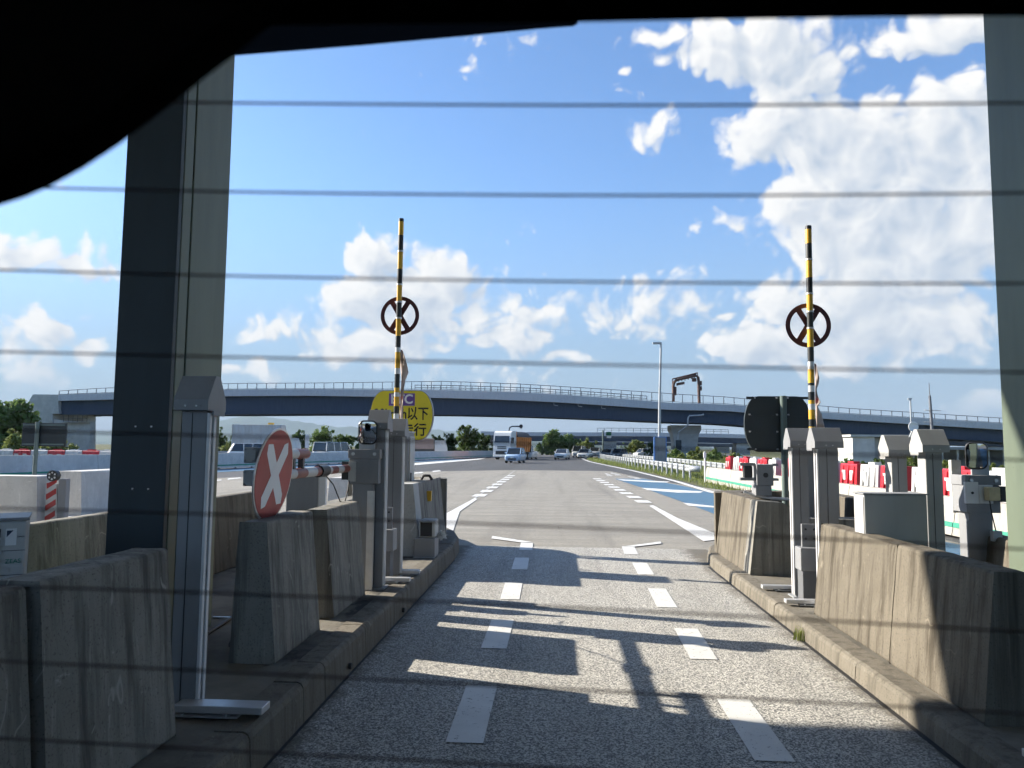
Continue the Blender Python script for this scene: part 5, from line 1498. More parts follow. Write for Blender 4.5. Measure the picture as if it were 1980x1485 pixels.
b = MB(); a, c = L_(1338, 738), L_(1346, 731); b.box((a.x, -.3, a.z), (c.x, .1, c.z), M_RUST); b.build('sign_back', o)
b = MB(); b.tube([L_(1300, 733), L_(1349, 721)], 0.12, M_RUST, 6)
for k in range(9):
    t = k / 8; s_ = L_(1300, 733).lerp(L_(1349, 721), t); b.tube([s_, s_ + Vector((0, 0, -.75))], .07, M_RUST, 6)
b.build('walkway', o)
for px, py in ((1306, 752), (1306, 760), (1355, 741), (1355, 751)):
    a = L_(px, py); b = MB(); b.box((a.x - .15, -.2, a.z - .35), (a.x + .15, .2, a.z + .35), M_RUST); b.build('control_box', o)

# farther overpasses
def far_bridge(pts, Yb, ph, gh, label, rail=True, piers=(), group='farther overpasses'):
    """pts: (px, py of parapet top)"""
    o = thing('far_overpass', label, 'bridge', (0, Yb, 0), 0, group)
    Q = [P(x, y, Yb) - Vector((0, Yb, 0)) for x, y in pts]
    s = Yb / FPX
    for (za, zb, y0, y1, m, nm) in ((0, -ph * s, 0, .4, M_PARAPET, 'parapet'), (-ph * s - .004, -(ph + gh) * s, 1.2, 9, M_GIRDER, 'girder')):
        b = MB(); vs = []
        for q in Q: vs += [(q.x, y0, q.z + zb), (q.x, y1, q.z + zb), (q.x, y1, q.z + za), (q.x, y0, q.z + za)]
        n = len(Q); b.add(vs, [(i*4 + k, i*4 + (k+1) % 4, (i+1)*4 + (k+1) % 4, (i+1)*4 + k) for i in range(n-1) for k in range(4)] + [(3, 2, 1, 0), tuple((n-1)*4 + k for k in range(4))], m); b.build(nm, o)
    if rail:
        b = MB(); b.box((-.06, -.06, 0), (.06, .06, 1.3), M_RAIL); pm_ = b.mesh('railing_post')
        xs = [q.x for q in Q]; zs = [q.z for q in Q]
        x = rail[0] if isinstance(rail, tuple) else xs[0]; e = rail[1] if isinstance(rail, tuple) else xs[-1]
        x, e = P(x, 800, Yb).x if isinstance(rail, tuple) else x, P(e, 800, Yb).x if isinstance(rail, tuple) else e
        prevx = None
        while x < e:
            z = float(np.interp(x, xs, zs)); place(pm_, 'railing_post', o, (x, .2, z + .002))
            if prevx is not None:
                b = MB(); zp = float(np.interp(prevx, xs, zs)); b.tube([(prevx, .2, zp + 1.3), (x, .2, z + 1.3)], .07, M_RAIL, 5); b.tube([(prevx, .2, zp + .7), (x, .2, z + .7)], .05, M_RAIL, 5); b.build('handrail', o)
            prevx = x; x += 2.2
    for px, w in piers:
        q = P(px, 850, Yb); b = MB(); b.box((q.x - w / 2, 2, 0), (q.x + w / 2, 7, float(np.interp(q.x, [k.x for k in Q], [k.z for k in Q])) - (ph + gh) * s), M_CONC_L); b.build('pier', o)
    return o
far_bridge([(930, 834), (1000, 835.5), (1100, 836), (1200, 836), (1300, 837), (1400, 839), (1480, 841), (1700, 838), (1990, 848)], 230, 7, 10, 'pale farther overpass seen beneath the main girder', (1155, 1410), [(1010, 3), (1180, 4), (1440, 4)])
far_bridge([(1120, 849), (1300, 851), (1450, 854), (1700, 860), (1990, 872)], 300, 5, 6, 'lowest and farthest overpass glimpsed beneath the others', False, [(1240, 5), (1400, 5), (1435, 5)])
# viaduct piece and pier at right (white slab just under the main girder)
far_bridge([(1590, 834), (1690, 838), (1740, 841), (1990, 850)], 150, 7, 8, 'white viaduct end just beneath the overpass at the right', False, [(1632, 4)])

# ------------------------------------------------------------------ light pole with blue panel
q = P(1275, 905, 56)
o = thing('street_lamp', 'tall slim grey street lamp with short arm beside the ramp', 'street lamp', (q.x, 56, 0))
zt = P(1277, 665, 56).z
b = MB(); b.tube([(0, 0, 0), (0.05, 0, zt * .5), (P(1278, 665, 56).x - q.x, 0, zt)], [.13, .10, .07], M_GALV, 10); b.build('pole', o)
b = MB(); b.box((P(1262, 665, 56).x - q.x, -.12, zt - .02), (P(1279, 665, 56).x - q.x, .12, zt + .14), M_GALV); b.build('lamp_head', o, bevel=.03)
a, c = P(1266, 893, 55.6), P(1288, 846, 55.6)
o = thing('blue_panel', 'grey panel with blue frame standing at the street lamp foot', 'panel', (a.x, 55.8, 0))
b = MB(); b.box((0.06, 0, .4), (c.x - a.x, .12, c.z), M_GREY); b.build('panel', o)
m_bf = mat('blue_frame', (0.10, 0.22, 0.50), .5)
b = MB(); b.box((-.03, -.05, .2), (0.06, .15, c.z + .04), m_bf); b.box((0.062, -.03, c.z + .001), (c.x - a.x + .06, .15, c.z + .06), m_bf); b.box((c.x - a.x + .001, -.05, .2), (c.x - a.x + .06, .15, c.z), m_bf); b.build('frame', o)
# mast arm with round sign, far lane
q = P(984, 835, 118)
o = thing('mast_sign', 'round dark sign hanging from a curved mast arm above the lorry', 'sign', (q.x, 118, 0))
b = MB(); b.tube([Vector((0, 0, 0)), P(984, 834, 118) - Vector((q.x, 118, 0)), P(985.5, 827, 118) - Vector((q.x, 118, 0)), P(990, 824.5, 118) - Vector((q.x, 118, 0)), P(1006, 824.5, 118) - Vector((q.x, 118, 0))], .11, M_GREYD, 8); b.build('mast', o)
c = P(1007.5, 824.5, 118) - Vector((q.x, 118, 0)); b = MB(); b.cyl((c.x, -.2, c.z), .30, .12, 'y', M_BLACKP, 16); b.build('disc', o)
c = P(1007.5, 829, 118) - Vector((q.x, 118, 0)); b = MB(); b.box((c.x - .2, -.2, c.z - .06), (c.x + .2, -.1, c.z + .06), M_GREYL); b.build('plate', o)
# green direction sign on a post
q = P(1166, 870, 140)
o = thing('direction_sign', 'small green and white direction sign on a post under the overpass', 'sign', (q.x, 140, 0))
m_gs = mat('green_sign_sheet', (0.02, 0.16, 0.075), .5)
b = MB(); b.cyl((0, 0, 0), .16, P(1166, 832, 140).z, 'z', M_POSTGREEN, 10); b.build('post', o)
a, c = P(1172, 842, 139.7), P(1182, 835, 139.7); b = MB(); b.box((a.x - q.x, -.3, a.z), (c.x - q.x, -.2, c.z), m_gs); b.build('green_plate', o)
a, c = P(1173, 847, 139.7), P(1182, 842.5, 139.7); b = MB(); b.box((a.x - q.x, -.3, a.z), (c.x - q.x, -.2, c.z), M_WHITE); b.build('white_plate', o)

# ------------------------------------------------------------------ buildings at the right, antennas, sheds
a, c = P(1650, 910, 62), P(1722, 845, 62)
o = thing('concrete_building', 'pale concrete block building behind the plastic barriers, right', 'building', (a.x, 62, 0))
w = c.x - a.x
b = MB(); b.box((0, 0, 0), (w * .58, 5, c.z), M_CONC_W); b.build('wall', o)
b = MB(); b.box((w * .581, .8, 0), (w * 1.9, 6, c.z - .05), M_CONC_L); b.build('side_wall', o)
b = MB(); b.box((-.2, -.2, c.z + .001), (w * 1.95, 6.2, c.z + .18), M_CONC_L); b.build('roof', o)
b = MB(); b.cyl((w * .66, .7, 0), .07, c.z - .1, 'z', M_GREYL, 8); b.build('downpipe', o)
a2 = P(1752, 860, 62); b = MB(); b.box((a2.x - a.x, .7, 1.6), (a2.x - a.x + .5, .78, 2.3), M_GREYD); b.build('window', o)
q = P(1767, 845, 60)
o = thing('satellite_dish', 'round white satellite dish on a tripod stand above the roof', 'satellite dish', (q.x, 60, 0))
cz = P(1767, 825, 60).z; r = 9.5 / FPX * 60
b = MB()
n = 20; vs = []
for j in range(5):
    s = r * j / 4; vs += [(s * math.cos(2*math.pi*k/n), .12 * (1 - (j/4)**2) , s * math.sin(2*math.pi*k/n) + cz) for k in range(n)]
b.add(vs, [(j*n + k, j*n + (k+1) % n, (j+1)*n + (k+1) % n, (j+1)*n + k) for j in range(4) for k in range(n)], M_WHITE, True); ds = b.build('dish', o)
sd = ds.modifiers.new('t', 'SOLIDIFY'); sd.thickness = .03
b = MB()
for x_ in (-.25, .0, .25): b.tube([(x_, .3, 2.6), (0, .2, cz - r * .7)], .04, M_GALV, 6)
b.build('stand', o)
b = MB(); b.tube([(0, .15, 0.0), (0, .2, cz)], .06, M_GALV, 6); b.build('mast', o)
q = P(1768, 830, 61)
b = MB(); zt = P(1765, 770, 61).z; b.tube([(0, 0, 2.4), (0, 0, zt)], .06, M_GALV, 6); b.box((-.18, -.06, zt - .1), (.10, .06, zt + .04), M_GALV); ob = b.build('antenna_pole', None, label='slim pole with small head behind the satellite dish', cat='pole'); ob.location = (q.x, 61.5, 0)
q = P(1803, 850, 63)
o = thing('antenna_mast', 'dark antenna mast with cross bars rising right of the satellite dish', 'antenna', (q.x, 63, 0))
z0, z1, z2 = P(1803, 832, 63).z, P(1801, 765, 63).z, P(1800, 740, 63).z
b = MB(); b.tube([(0.05, 0, 0), (0, 0, z0), (-.08, 0, z1)], [.14, .13, .10], M_GREYD, 8); b.build('mast', o)
b = MB(); b.tube([(-.08, 0, z1), (-.1, 0, z2)], .03, M_GREYD, 6); b.build('whip', o)
for py, l in ((794, .55), (817, .6)):
    z = P(1803, py, 63).z; b = MB(); b.tube([(-l, 0, z + .05), (l + .2, 0, z)], .035, M_GREYL, 6); b.build('cross_bar', o)
a, c = P(1822, 905, 58), P(1940, 868, 58)
o = thing('shed', 'long dark shed with grey roof and pale posts at the far right', 'shed', (a.x, 58, 0))
w = c.x - a.x
b = MB(); b.box((0, 1.0, 0), (w * 1.3, 5, c.z - .1), M_GREYD); b.build('wall', o)
b = MB(); b.box((-.4, -.2, c.z - .099), (w * 1.35, 5.4, c.z + .12), M_GREY); b.build('roof', o)
for k in range(7):
    b = MB(); b.box((k * w / 4, 0, 0), (k * w / 4 + .12, .12, c.z - .101), M_CONC_L); b.build('post', o)

# ------------------------------------------------------------------ vehicles
PAINT = {}
def paint(name, col):
    return mat('car_paint_' + name, col, 0.32, 0.0, coat=0.6, var=0.05, scale=2)
M_HEAD = mat('headlight_lens', (0.72, 0.74, 0.76), 0.1, spec=0.8)
M_TAIL = mat('tail_light', (0.32, 0.02, 0.02), 0.2)
M_PLATE = mat('number_plate', (0.75, 0.75, 0.70), 0.5)
def loft(secs, m, smooth=True):
    """secs: list of (y, [(x, z)...]) half outlines from bottom to top; mirrored in x"""
    b = MB(); full = []
    for y, half in secs:
        full.append([(x, y, z) for x, z in half] + [(-x, y, z) for x, z in reversed(half)])
    n = len(full[0]); vs = [v for s in full for v in s]
    b.add(vs, [(i*n + k, i*n + (k+1) % n, (i+1)*n + (k+1) % n, (i+1)*n + k) for i in range(len(full)-1) for k in range(n)], m, smooth)
    b.add(full[0], [tuple(range(n-1, -1, -1))], m); b.add(full[-1], [tuple(range(n))], m)
    return b
def car(label, loc, rz, kind, pm, group='vehicles on the road', cat='car'):
    """front towards -y in local space"""
    K = {'hatch': dict(L=3.6, W=1.62, H=1.58, hood=.92, belt=.98, ws=(.75, 1.35), rear=(3.05, 3.45)),
         'sedan': dict(L=4.5, W=1.76, H=1.46, hood=.88, belt=.95, ws=(1.05, 1.95), rear=(3.2, 4.1)),
         'suv':   dict(L=4.7, W=1.85, H=1.75, hood=1.08, belt=1.12, ws=(1.15, 1.85), rear=(4.2, 4.55)),
         'van':   dict(L=4.7, W=1.70, H=1.98, hood=1.10, belt=1.15, ws=(.25, .85), rear=(4.5, 4.65)),
         'kei_truck': dict(L=3.4, W=1.48, H=1.80, hood=1.0, belt=1.05, ws=(.12, .55), rear=(1.25, 1.32))}[kind]
    L, W, H = K['L'], K['W'], K['H']
    o = thing('vehicle', label, cat, loc, rz, group)
    w = W / 2
    def half(wd, zt, zb=.22): return [(wd * .90, zb), (wd, zb + .18), (wd, zt * .62 + .1), (wd * .97, zt - .06), (wd * .86, zt)]
    ht = K['hood']; bt = K['belt']
    b = loft([(0, half(w * .82, ht * .78, .30)), (.10, half(w * .95, ht * .86, .24)), (.45, half(w, ht * .95)), (K['ws'][0], half(w, ht)), (K['ws'][0] + .25, half(w, bt)), (L - .5, half(w, bt)), (L - .12, half(w * .97, bt * .96)), (L, half(w * .86, bt * .86, .30))], pm)
    b.build('body', o)
    y0, y1 = K['ws']; y2, y3 = K['rear']
    def cab(wd, zt): return [(wd * .97, bt - .06), (wd * .95, bt + .06), (wd * .84, zt - .10), (wd * .76, zt)]
    # greenhouse in glass, roof and pillars in paint
    def cabz(t): return t
    gl = loft([(y0, [(w * .90, bt - .08), (w * .90, bt - .05), (w * .88, bt - .03), (w * .80, bt - .02)]), (y1, cab(w, H - .02)), (y2, cab(w, H - .02)), (y3, [(w * .90, bt - .06), (w * .90, bt + .0), (w * .85, bt + .02), (w * .80, bt + .03)])], M_GLASSD, False)
    gl.build('windows', o)
    rf = MB(); rw = w * .80
    rf.prism([(-rw, H - .07), (rw, H - .07), (rw * .93, H), (-rw * .93, H)], 'y', y1 - .03, y2 + .06, pm); rf.build('roof', o, bevel=.03)
    for s in (-1, 1):
        pb = MB()
        for ya, yb in ((y0, y1), (y3, y2)):
            pb.tube([(s * w * .90, ya, bt - .03), (s * w * .80, yb, H - .05)], .045, pm, 6)
        for t in ((.5,) if kind in ('hatch', 'sedan', 'kei_truck') else (.36, .68)):
            ym = y1 + (y2 - y1) * t; pb.tube([(s * w * .965, ym, bt), (s * w * .83, ym, H - .06)], .04, pm, 6)
        pb.build('pillar', o)
        b = MB(); b.box((s * w * .60, -.02 + .03, ht * .58), (s * w * .88, .16, ht * .78), M_HEAD); b.build('headlight', o, bevel=.04)
        b = MB(); b.box((s * w * .72, L - .1, bt * .60), (s * w * .90, L + .01, bt * .86), M_TAIL); b.build('tail_light', o, bevel=.03)
        b = MB(); b.box((s * w, y0 + .25, bt + .0), (s * (w + .16), y0 + .37, bt + .14), pm); b.build('wing_mirror', o, bevel=.03)
        for yw in (L * .17, L * .80):
            t = MB(); t.cyl((s * (w - .02), yw, .30), .30, -s * .20, 'x', M_TYRE, 18); wl = t.build('wheel', o)
            t = MB(); t.cyl((s * (w - .018), yw, .30), .18, s * .006, 'x', M_ALU, 12); t.build('rim', wl)
    b = MB(); b.box((-w * .55, -.015, .34), (w * .55, .08, .50), M_BLACKP); gr = b.build('grille', o, bevel=.02)
    b = MB(); b.box((-.17, -.03, .50), (.17, .0, .64), M_PLATE); b.build('number_plate', o)
    b = MB(); b.box((-.17, L - .0, .60), (.17, L + .03, .76), M_PLATE); b.build('number_plate', o)
    if kind == 'kei_truck':
        b = MB(); b.box((-w, 1.5, .62), (w, L + .1, .68), pm); b.box((-w, 1.5, .681), (-w + .04, L + .1, .98), pm); b.box((w - .04, 1.5, .681), (w, L + .1, .98), pm); b.build('cargo_bed', o)
    return o
def px_ground(px, Y): return P(px, 870, Y).x
PW = paint('white', (0.72, 0.72, 0.70)); PB = paint('pale_blue', (0.34, 0.46, 0.62)); PS = paint('silver', (0.40, 0.42, 0.44)); PD = paint('dark_grey', (0.10, 0.11, 0.12)); PC = paint('cream', (0.68, 0.66, 0.60))
def at_(px, Y): return (px_ground(px, Y), Y, 0)
car('pale blue compact hatchback driving towards the toll gate', at_(990, 76), R(-8), 'hatch', PB)
car('white sedan alone in the middle of the far road', at_(1083, 103), R(-8), 'sedan', PW)
car('white flatbed mini truck right behind the orange lorry', at_(1018, 104), R(-14), 'kei_truck', PW, cat='truck')
car('white minivan following at the far bend', at_(1115, 128), R(-12), 'van', PW)
car('cream sedan in front of the far minivan', at_(1126, 114), R(-12), 'sedan', PC)
car('silver grey car between the far minivan and the ramp', at_(1147, 128), R(-12), 'suv', PS)
car('dark grey car just past the ramp nose', at_(1168, 122), R(-20), 'sedan', PD)
car('white sedan behind the dark grey car at the ramp', at_(1181, 140), R(-25), 'sedan', PW)
car('dark hatchback partly behind the guard rail start', at_(1187, 118), R(-30), 'hatch', PD)
car('white hatchback on the loop road left of the blue framed panel', at_(1228, 135), R(-60), 'hatch', PW)
car('cream car on the loop road nearest the blue framed panel', at_(1249, 140), R(-60), 'suv', PC)
car('white off-roader beside the red disc, beyond the white wall', at_(548, 66), R(118), 'suv', PW)
o = car('white passenger van with dark rear window beyond the white wall', at_(668, 74), R(165), 'van', PW)
# orange lorry
o = thing('lorry', 'white cab lorry with orange body and dark tarpaulin', 'lorry', at_(970, 97), R(-17), 'vehicles on the road')
w = 1.2
b = MB(); b.prism([(0, .55), (2.2, .55), (2.2, 3.75), (.75, 3.75), (.30, 3.55), (.06, 2.3), (0, 1.4)], 'x', -w, w, PW); cb_ = b.build('cab', o, bevel=.10)
b = MB(); b.add([(-1.05, .02, 2.22), (1.05, .02, 2.22), (1.02, .19, 3.10), (-1.02, .19, 3.10)], [(0, 1, 2, 3)], M_GLASSD); b.build('windscreen', cb_)
for s in (-1, 1):
    b = MB(); b.box((s * (w + .001), .45, 2.1), (s * (w + .012), 1.3, 2.9), M_GLASSD); b.build('side_window', cb_)
    b = MB(); b.box((s * .72, -.03, .62), (s * 1.14, .05, .92), M_HEAD); b.build('headlight', cb_, bevel=.04)
    b = MB(); b.box((s * (w + .1), -.05, 2.1), (s * (w + .32), .08, 2.85), M_BLACKP); b.build('wing_mirror', cb_, bevel=.04)
for z0, z1 in ((1.42, 1.54), (1.62, 1.74)):
    b = MB(); b.box((-.62, -.02, z0), (.62, .04, z1), M_BLACKP); b.build('grille_slot', cb_)
b = MB(); b.box((-.85, -.04, .70), (.85, .03, 1.15), M_BLACKP); b.build('grille', cb_, bevel=.03)
b = MB(); b.box((-1.2, -.10, .32), (1.2, .3, .60), PW); b.build('bumper', o, bevel=.06)
b = MB(); b.box((-.22, -.13, .42), (.22, -.101, .55), M_PLATE); b.build('number_plate', o)
b = MB(); b.box((-1.2, 2.5, 1.0), (1.2, 8.4, 3.0), M_ORANGE); bo = b.build('load_body', o, bevel=.04)
for k in range(7):
    for s in (-1, 1):
        b = MB(); b.box((s * 1.201, 2.7 + k * .88, 1.05), (s * 1.26, 2.8 + k * .88, 2.95), M_ORANGE); b.build('rib', bo)
b = MB(); b.box((-1.2, 2.25, .8), (1.2, 2.48, 3.7), M_ORANGE); b.build('headboard', o)
b = MB(); b.prism([(1.15 * math.cos(math.pi * k / 10), 3.003 + .75 * math.sin(math.pi * k / 10)) for k in range(11)], 'y', 3.0, 8.0, M_BLACKP); b.build('tarpaulin', o)
b = MB(); b.box((-.45, .6, .55), (.45, 8.3, .95), M_GREYD); b.build('chassis', o)
for y in (1.2, 6.2, 7.3):
    for s in (-1, 1):
        b = MB(); b.cyl((s * 1.18, y, .48), .48, -s * .3, 'x', M_TYRE, 18); wh = b.build('wheel', o)
        b = MB(); b.cyl((s * 1.183, y, .48), .25, s * .01, 'x', M_GREYL, 12); b.build('rim', wh)
# white box truck on the highway, side on
def box_truck(label, px0, px1, py0, py1, Y, m, cabx=1):
    a, c = P(px0, py1, Y), P(px1, py0, Y)
    o = thing('box_truck', label, 'truck', (a.x, Y, 0), R(6), 'vehicles on the road')
    w = c.x - a.x
    b = MB(); b.box((0, 0, a.z), (w, 2.3, c.z), m); bo = b.build('load_body', o, bevel=.03)
    for k in range(6):
        x = w * k / 5.0; b = MB(); b.box((x - .05, -.05, a.z + .02), (x + .05, -.002, c.z - .02), m); b.build('rib', bo)
    for f in (.02, .36, .68, .97):
        z = a.z + (c.z - a.z) * f; b = MB(); b.box((0.06, -.035, z - .04), (w - .06, -.003, z + .04), m); b.build('rail', bo)
    b = MB(); b.box((0.1, .5, .6), (w + 1.4, 1.8, a.z - .002), M_GREYD); b.build('chassis', o)
    b = MB(); b.prism([(w + .15, .5), (w + 1.9, .5), (w + 1.9, 1.4), (w + 1.6, 2.5), (w + .15, 2.5)], 'y', .05, 2.2, PW); cb = b.build('cab', o, bevel=.08)
    for x in (.9, 1.9, w + .9):
        b = MB(); b.cyl((x, .02, .48), .48, .3, 'y', M_TYRE, 16); b.build('wheel', o)
    return o
M_RUSTYW = streaky('rusty_white_steel', (0.62, 0.62, 0.60), (0.50, 0.47, 0.42), .55)
o = box_truck('white rust-streaked box truck with ribbed sides beyond the white wall', 448, 540, 821, 866, 84, M_RUSTYW)
q = P(520, 819, 84.5); b = MB(); b.box((q.x - o.location.x - .3, .8, q.z - .12), (q.x - o.location.x + .4, 1.0, q.z + .12), M_YELLOW); b.build('roof_sign', o)
M_PINK = mat('pinkish_tarpaulin', (0.52, 0.37, 0.30), .7, var=.15, scale=1)
box_truck('white and pinkish truck half hidden behind the yellow sign', 788, 838, 848, 868, 104, M_PINK)
# guard rail of the highway and small roadside posts
guard_rail([(-60, 88), (-40, 91), (-28, 97), (-19, 108), (-15, 125), (-14, 150)], 'distant guard rail of the highway behind the vans', zt=.85, step=4.0)
q = P(593, 870, 95); z1 = P(593, 840, 95).z
b = MB(); b.box((-.25, 0, 1.3), (.25, .06, z1), M_WHITE); b.cyl((0, .1, 0), .05, z1, 'z', M_GALV, 6); ob = b.build('roadside_plate', None, label='narrow white roadside plate on a post before the left trees', cat='sign'); ob.location = (q.x, 95, 0)

# ------------------------------------------------------------------ trees, shrubs, grass
def leaf_cloud(lobes, n, size, seed):
    """leaf faces spread over many small clumps inside the lobes; lobes: (cx, cy, cz, rx, ry, rz)"""
    r = np.random.default_rng(seed)
    vol = np.array([l[3] * l[5] for l in lobes]); pr = vol / vol.sum()
    ncl = max(8, n // 45)
    idx = r.choice(len(lobes), ncl, p=pr)
    u = r.normal(size=(ncl, 3)); u /= np.linalg.norm(u, axis=1)[:, None]
    rad = r.uniform(.45, 1.02, ncl)[:, None]
    L = np.array(lobes)[idx]
    cc = L[:, :3] + u * rad * L[:, 3:]
    cs = (L[:, 3:].mean(axis=1) * r.uniform(.22, .50, ncl))
    ci = r.integers(0, ncl, n)
    v = r.normal(size=(n, 3)); v /= np.linalg.norm(v, axis=1)[:, None]
    p = cc[ci] + v * (cs[ci] * r.uniform(.3, 1.0, n))[:, None]
    p[:, 2] = np.maximum(p[:, 2], .05)
    a = r.normal(size=(n, 3)); a /= np.linalg.norm(a, axis=1)[:, None]
    bq = np.cross(a, r.normal(size=(n, 3))); bq /= np.linalg.norm(bq, axis=1)[:, None]
    s = size * r.uniform(.6, 1.3, n)[:, None]
    vs = np.empty((n * 4, 3))
    vs[0::4] = p - a * s; vs[1::4] = p - bq * s * .55; vs[2::4] = p + a * s; vs[3::4] = p + bq * s * .55
    me = bpy.data.meshes.new('foliage')
    me.vertices.add(n * 4); me.vertices.foreach_set('co', vs.ravel())
    me.loops.add(n * 4); me.loops.foreach_set('vertex_index', np.arange(n * 4))
    me.polygons.add(n); me.polygons.foreach_set('loop_start', np.arange(0, n * 4, 4)); me.polygons.foreach_set('loop_total', np.full(n, 4))
    me.update(); me.validate()
    return me
seed_ = [100]
def tree(px, py_base, py_top, half_w, Y, label, m=M_LEAF, n=2200, shrub=False, group='roadside trees', gz=0.0, name=None, cat=None):
    seed_[0] += 1
    x = P(px, py_base, Y).x; h = P(px, py_top, Y).z - gz; w = half_w / FPX * Y
    nm = name or ('shrub' if shrub else 'tree')
    o = thing(nm, label, cat or nm, (x, Y, gz), 0, group)
    r = random.Random(seed_[0])
    lobes = []
    k = 7
    for i in range(k):
        f = r.uniform(-.75, .75); zz = r.uniform(.35, .80) if not shrub else r.uniform(.2, .7)
        rr = w * r.uniform(.36, .58)
        zr = min(h * .30, rr * 1.1) * r.uniform(.8, 1.1)
        lobes.append((f * w * (1.1 - zz * .55), r.uniform(-.5, .5) * w * .7, min(h * zz, h - zr * 1.0), rr, rr * .9, zr))
    lobes.append((0, 0, h * .80, w * .36, w * .36, h * .2))
    lobes.append((0, 0, h * .42, w * .9, w * .6, h * .36)); lobes.append((-w * .4, 0, h * .22, w * .6, w * .5, h * .22)); lobes.append((w * .4, 0, h * .22, w * .6, w * .5, h * .22))
    me = leaf_cloud(lobes, int(n * 1.6), max(.10, w * .085), seed_[0]); me.materials.append(m)
    cr = bpy.data.objects.new('crown', me); COL.objects.link(cr); cr.parent = o
    b = MB()
    th = h * .06 if not shrub else h * .03
    b.tube([(0, 0, 0), (.05 * h * .2, 0, h * .3), (0.0, .02 * h, h * .62)], [th, th * .8, th * .35], M_BARK, 7)
    for i in range(4):
        l = lobes[i]; b.tube([(0.01, 0, h * (.22 + .08 * i)), (l[0] * .5, l[1] * .5, (l[2] + h * .3) * .5), (l[0], l[1], l[2])], [th * .45, th * .3, th * .12], M_BARK, 5)
    b.build('trunk', o)
    return o
T = tree
T(427, 858, 822, 17, 100, 'small dark tree at the left column edge', M_LEAFD)
T(452, 858, 826, 12, 104, 'small tree peeking above the box truck', M_LEAFD, 1200)
T(578, 862, 829, 22, 108, 'round dark tree right of the red disc top', M_LEAFD)
T(622, 862, 821, 27, 106, 'full green tree with pointed top left of the passenger van', M_LEAF, 2800)
T(662, 862, 838, 24, 112, 'low bushy tree behind the passenger van', M_LEAF)
T(845, 868, 836, 16, 128, 'small tree at the edge of the yellow sign', M_LEAF)
T(872, 868, 830, 20, 126, 'dark leafy tree first in the clump left of the lorry', M_LEAFD, 2400)
T(905, 868, 820, 26, 130, 'tallest leafy tree in the clump left of the lorry', M_LEAF, 3200)
T(936, 870, 832, 20, 132, 'dark tree touching the lorry side of the clump', M_LEAFD, 2200)
T(1072, 872, 834, 30, 170, 'large round green tree under the overpass middle', M_LEAF, 3600)
T(1100, 872, 838, 26, 172, 'second round tree right of the large one under the overpass', M_LEAF, 2400)
T(1135, 874, 848, 20, 165, 'low pale tree beside the direction sign', M_LEAFY, 1800)
T(1050, 874, 853, 16, 168, 'dark shrub left of the large round tree', M_LEAFD, 1200, True)
T(1232, 876, 850, 22, 150, 'pale feathery tree behind the cars on the loop road', M_LEAFY, 2000)
T(1258, 878, 852, 14, 120, 'small dark tree left of the blue framed panel', M_LEAFD, 1200)
T(1205, 878, 856, 12, 150, 'small shrub beside the far direction sign post', M_LEAF, 900, True)
T(712, 866, 846, 30, 118, 'low hedge-like tree behind the left mirror', M_LEAFD, 1600)
for i, (px, py, hw, Y, m, l) in enumerate([(1305, 868, 22, 92, M_LEAF, 'shrub at the foot of the overpass pier, lamp side'), (1345, 866, 26, 88, M_LEAFY, 'yellow-green shrub below the overpass pier'), (1385, 866, 24, 84, M_LEAF, 'shrub right of the overpass pier foot'),
        (1420, 876, 20, 78, M_LEAFY, 'low yellow-green shrub left of the dark sign back'), (1480, 884, 26, 74, M_LEAF, 'low shrub seen beneath the dark sign back'), (1640, 880, 26, 46, M_LEAF, 'leafy shrub before the pale concrete building'), (1672, 886, 24, 44, M_LEAFD, 'broad-leaved shrub at the corner of the pale building'),
        (1700, 884, 20, 46, M_LEAF, 'shrub left of the shorter sensor post cap'), (1768, 868, 30, 48, M_LEAFY, 'tall yellow-green shrub between the two rear sensor posts'), (1835, 884, 22, 40, M_LEAFY, 'reedy pale shrub right of the rear sensor posts'), (1925, 892, 22, 38, M_LEAFY, 'grassy shrub beside the right mirror'),
        (1750, 890, 16, 44, M_LEAF, 'small green bush behind the shorter sensor post'), (1320, 878, 20, 70, M_LEAFY, 'small yellow-green bush behind the guard rail')]):
    T(px, 915, py, hw, Y, l, m, 1500, True, 'shrubs on the right verge')
# ivy-covered bank at the left edge
T(20, 855, 768, 60, 112, 'large ivy-covered bank tree beside the bridge abutment', M_LEAF, 4200)
T(-25, 855, 776, 50, 108, 'green tree cut by the left picture edge beside the abutment', M_LEAF, 2600)
T(30, 862, 822, 34, 95, 'low hedge below the ivy bank at the left', M_LEAFY, 1800, True)
T(105, 862, 846, 40, 92, 'low pale shrub below the abutment', M_LEAFY, 1200, True)
T(440, 866, 852, 18, 92, 'yellow-green bush at the foot of the small dark tree', M_LEAFY, 900, True)
q = P(835, 883, 95)
blades(120, .5, 1.0, 9, M_LEAFY, 'roadside_weed', (q.x, q.y, 0), label='tall weed growing at the white wall foot near the yellow sign', cat='weed')

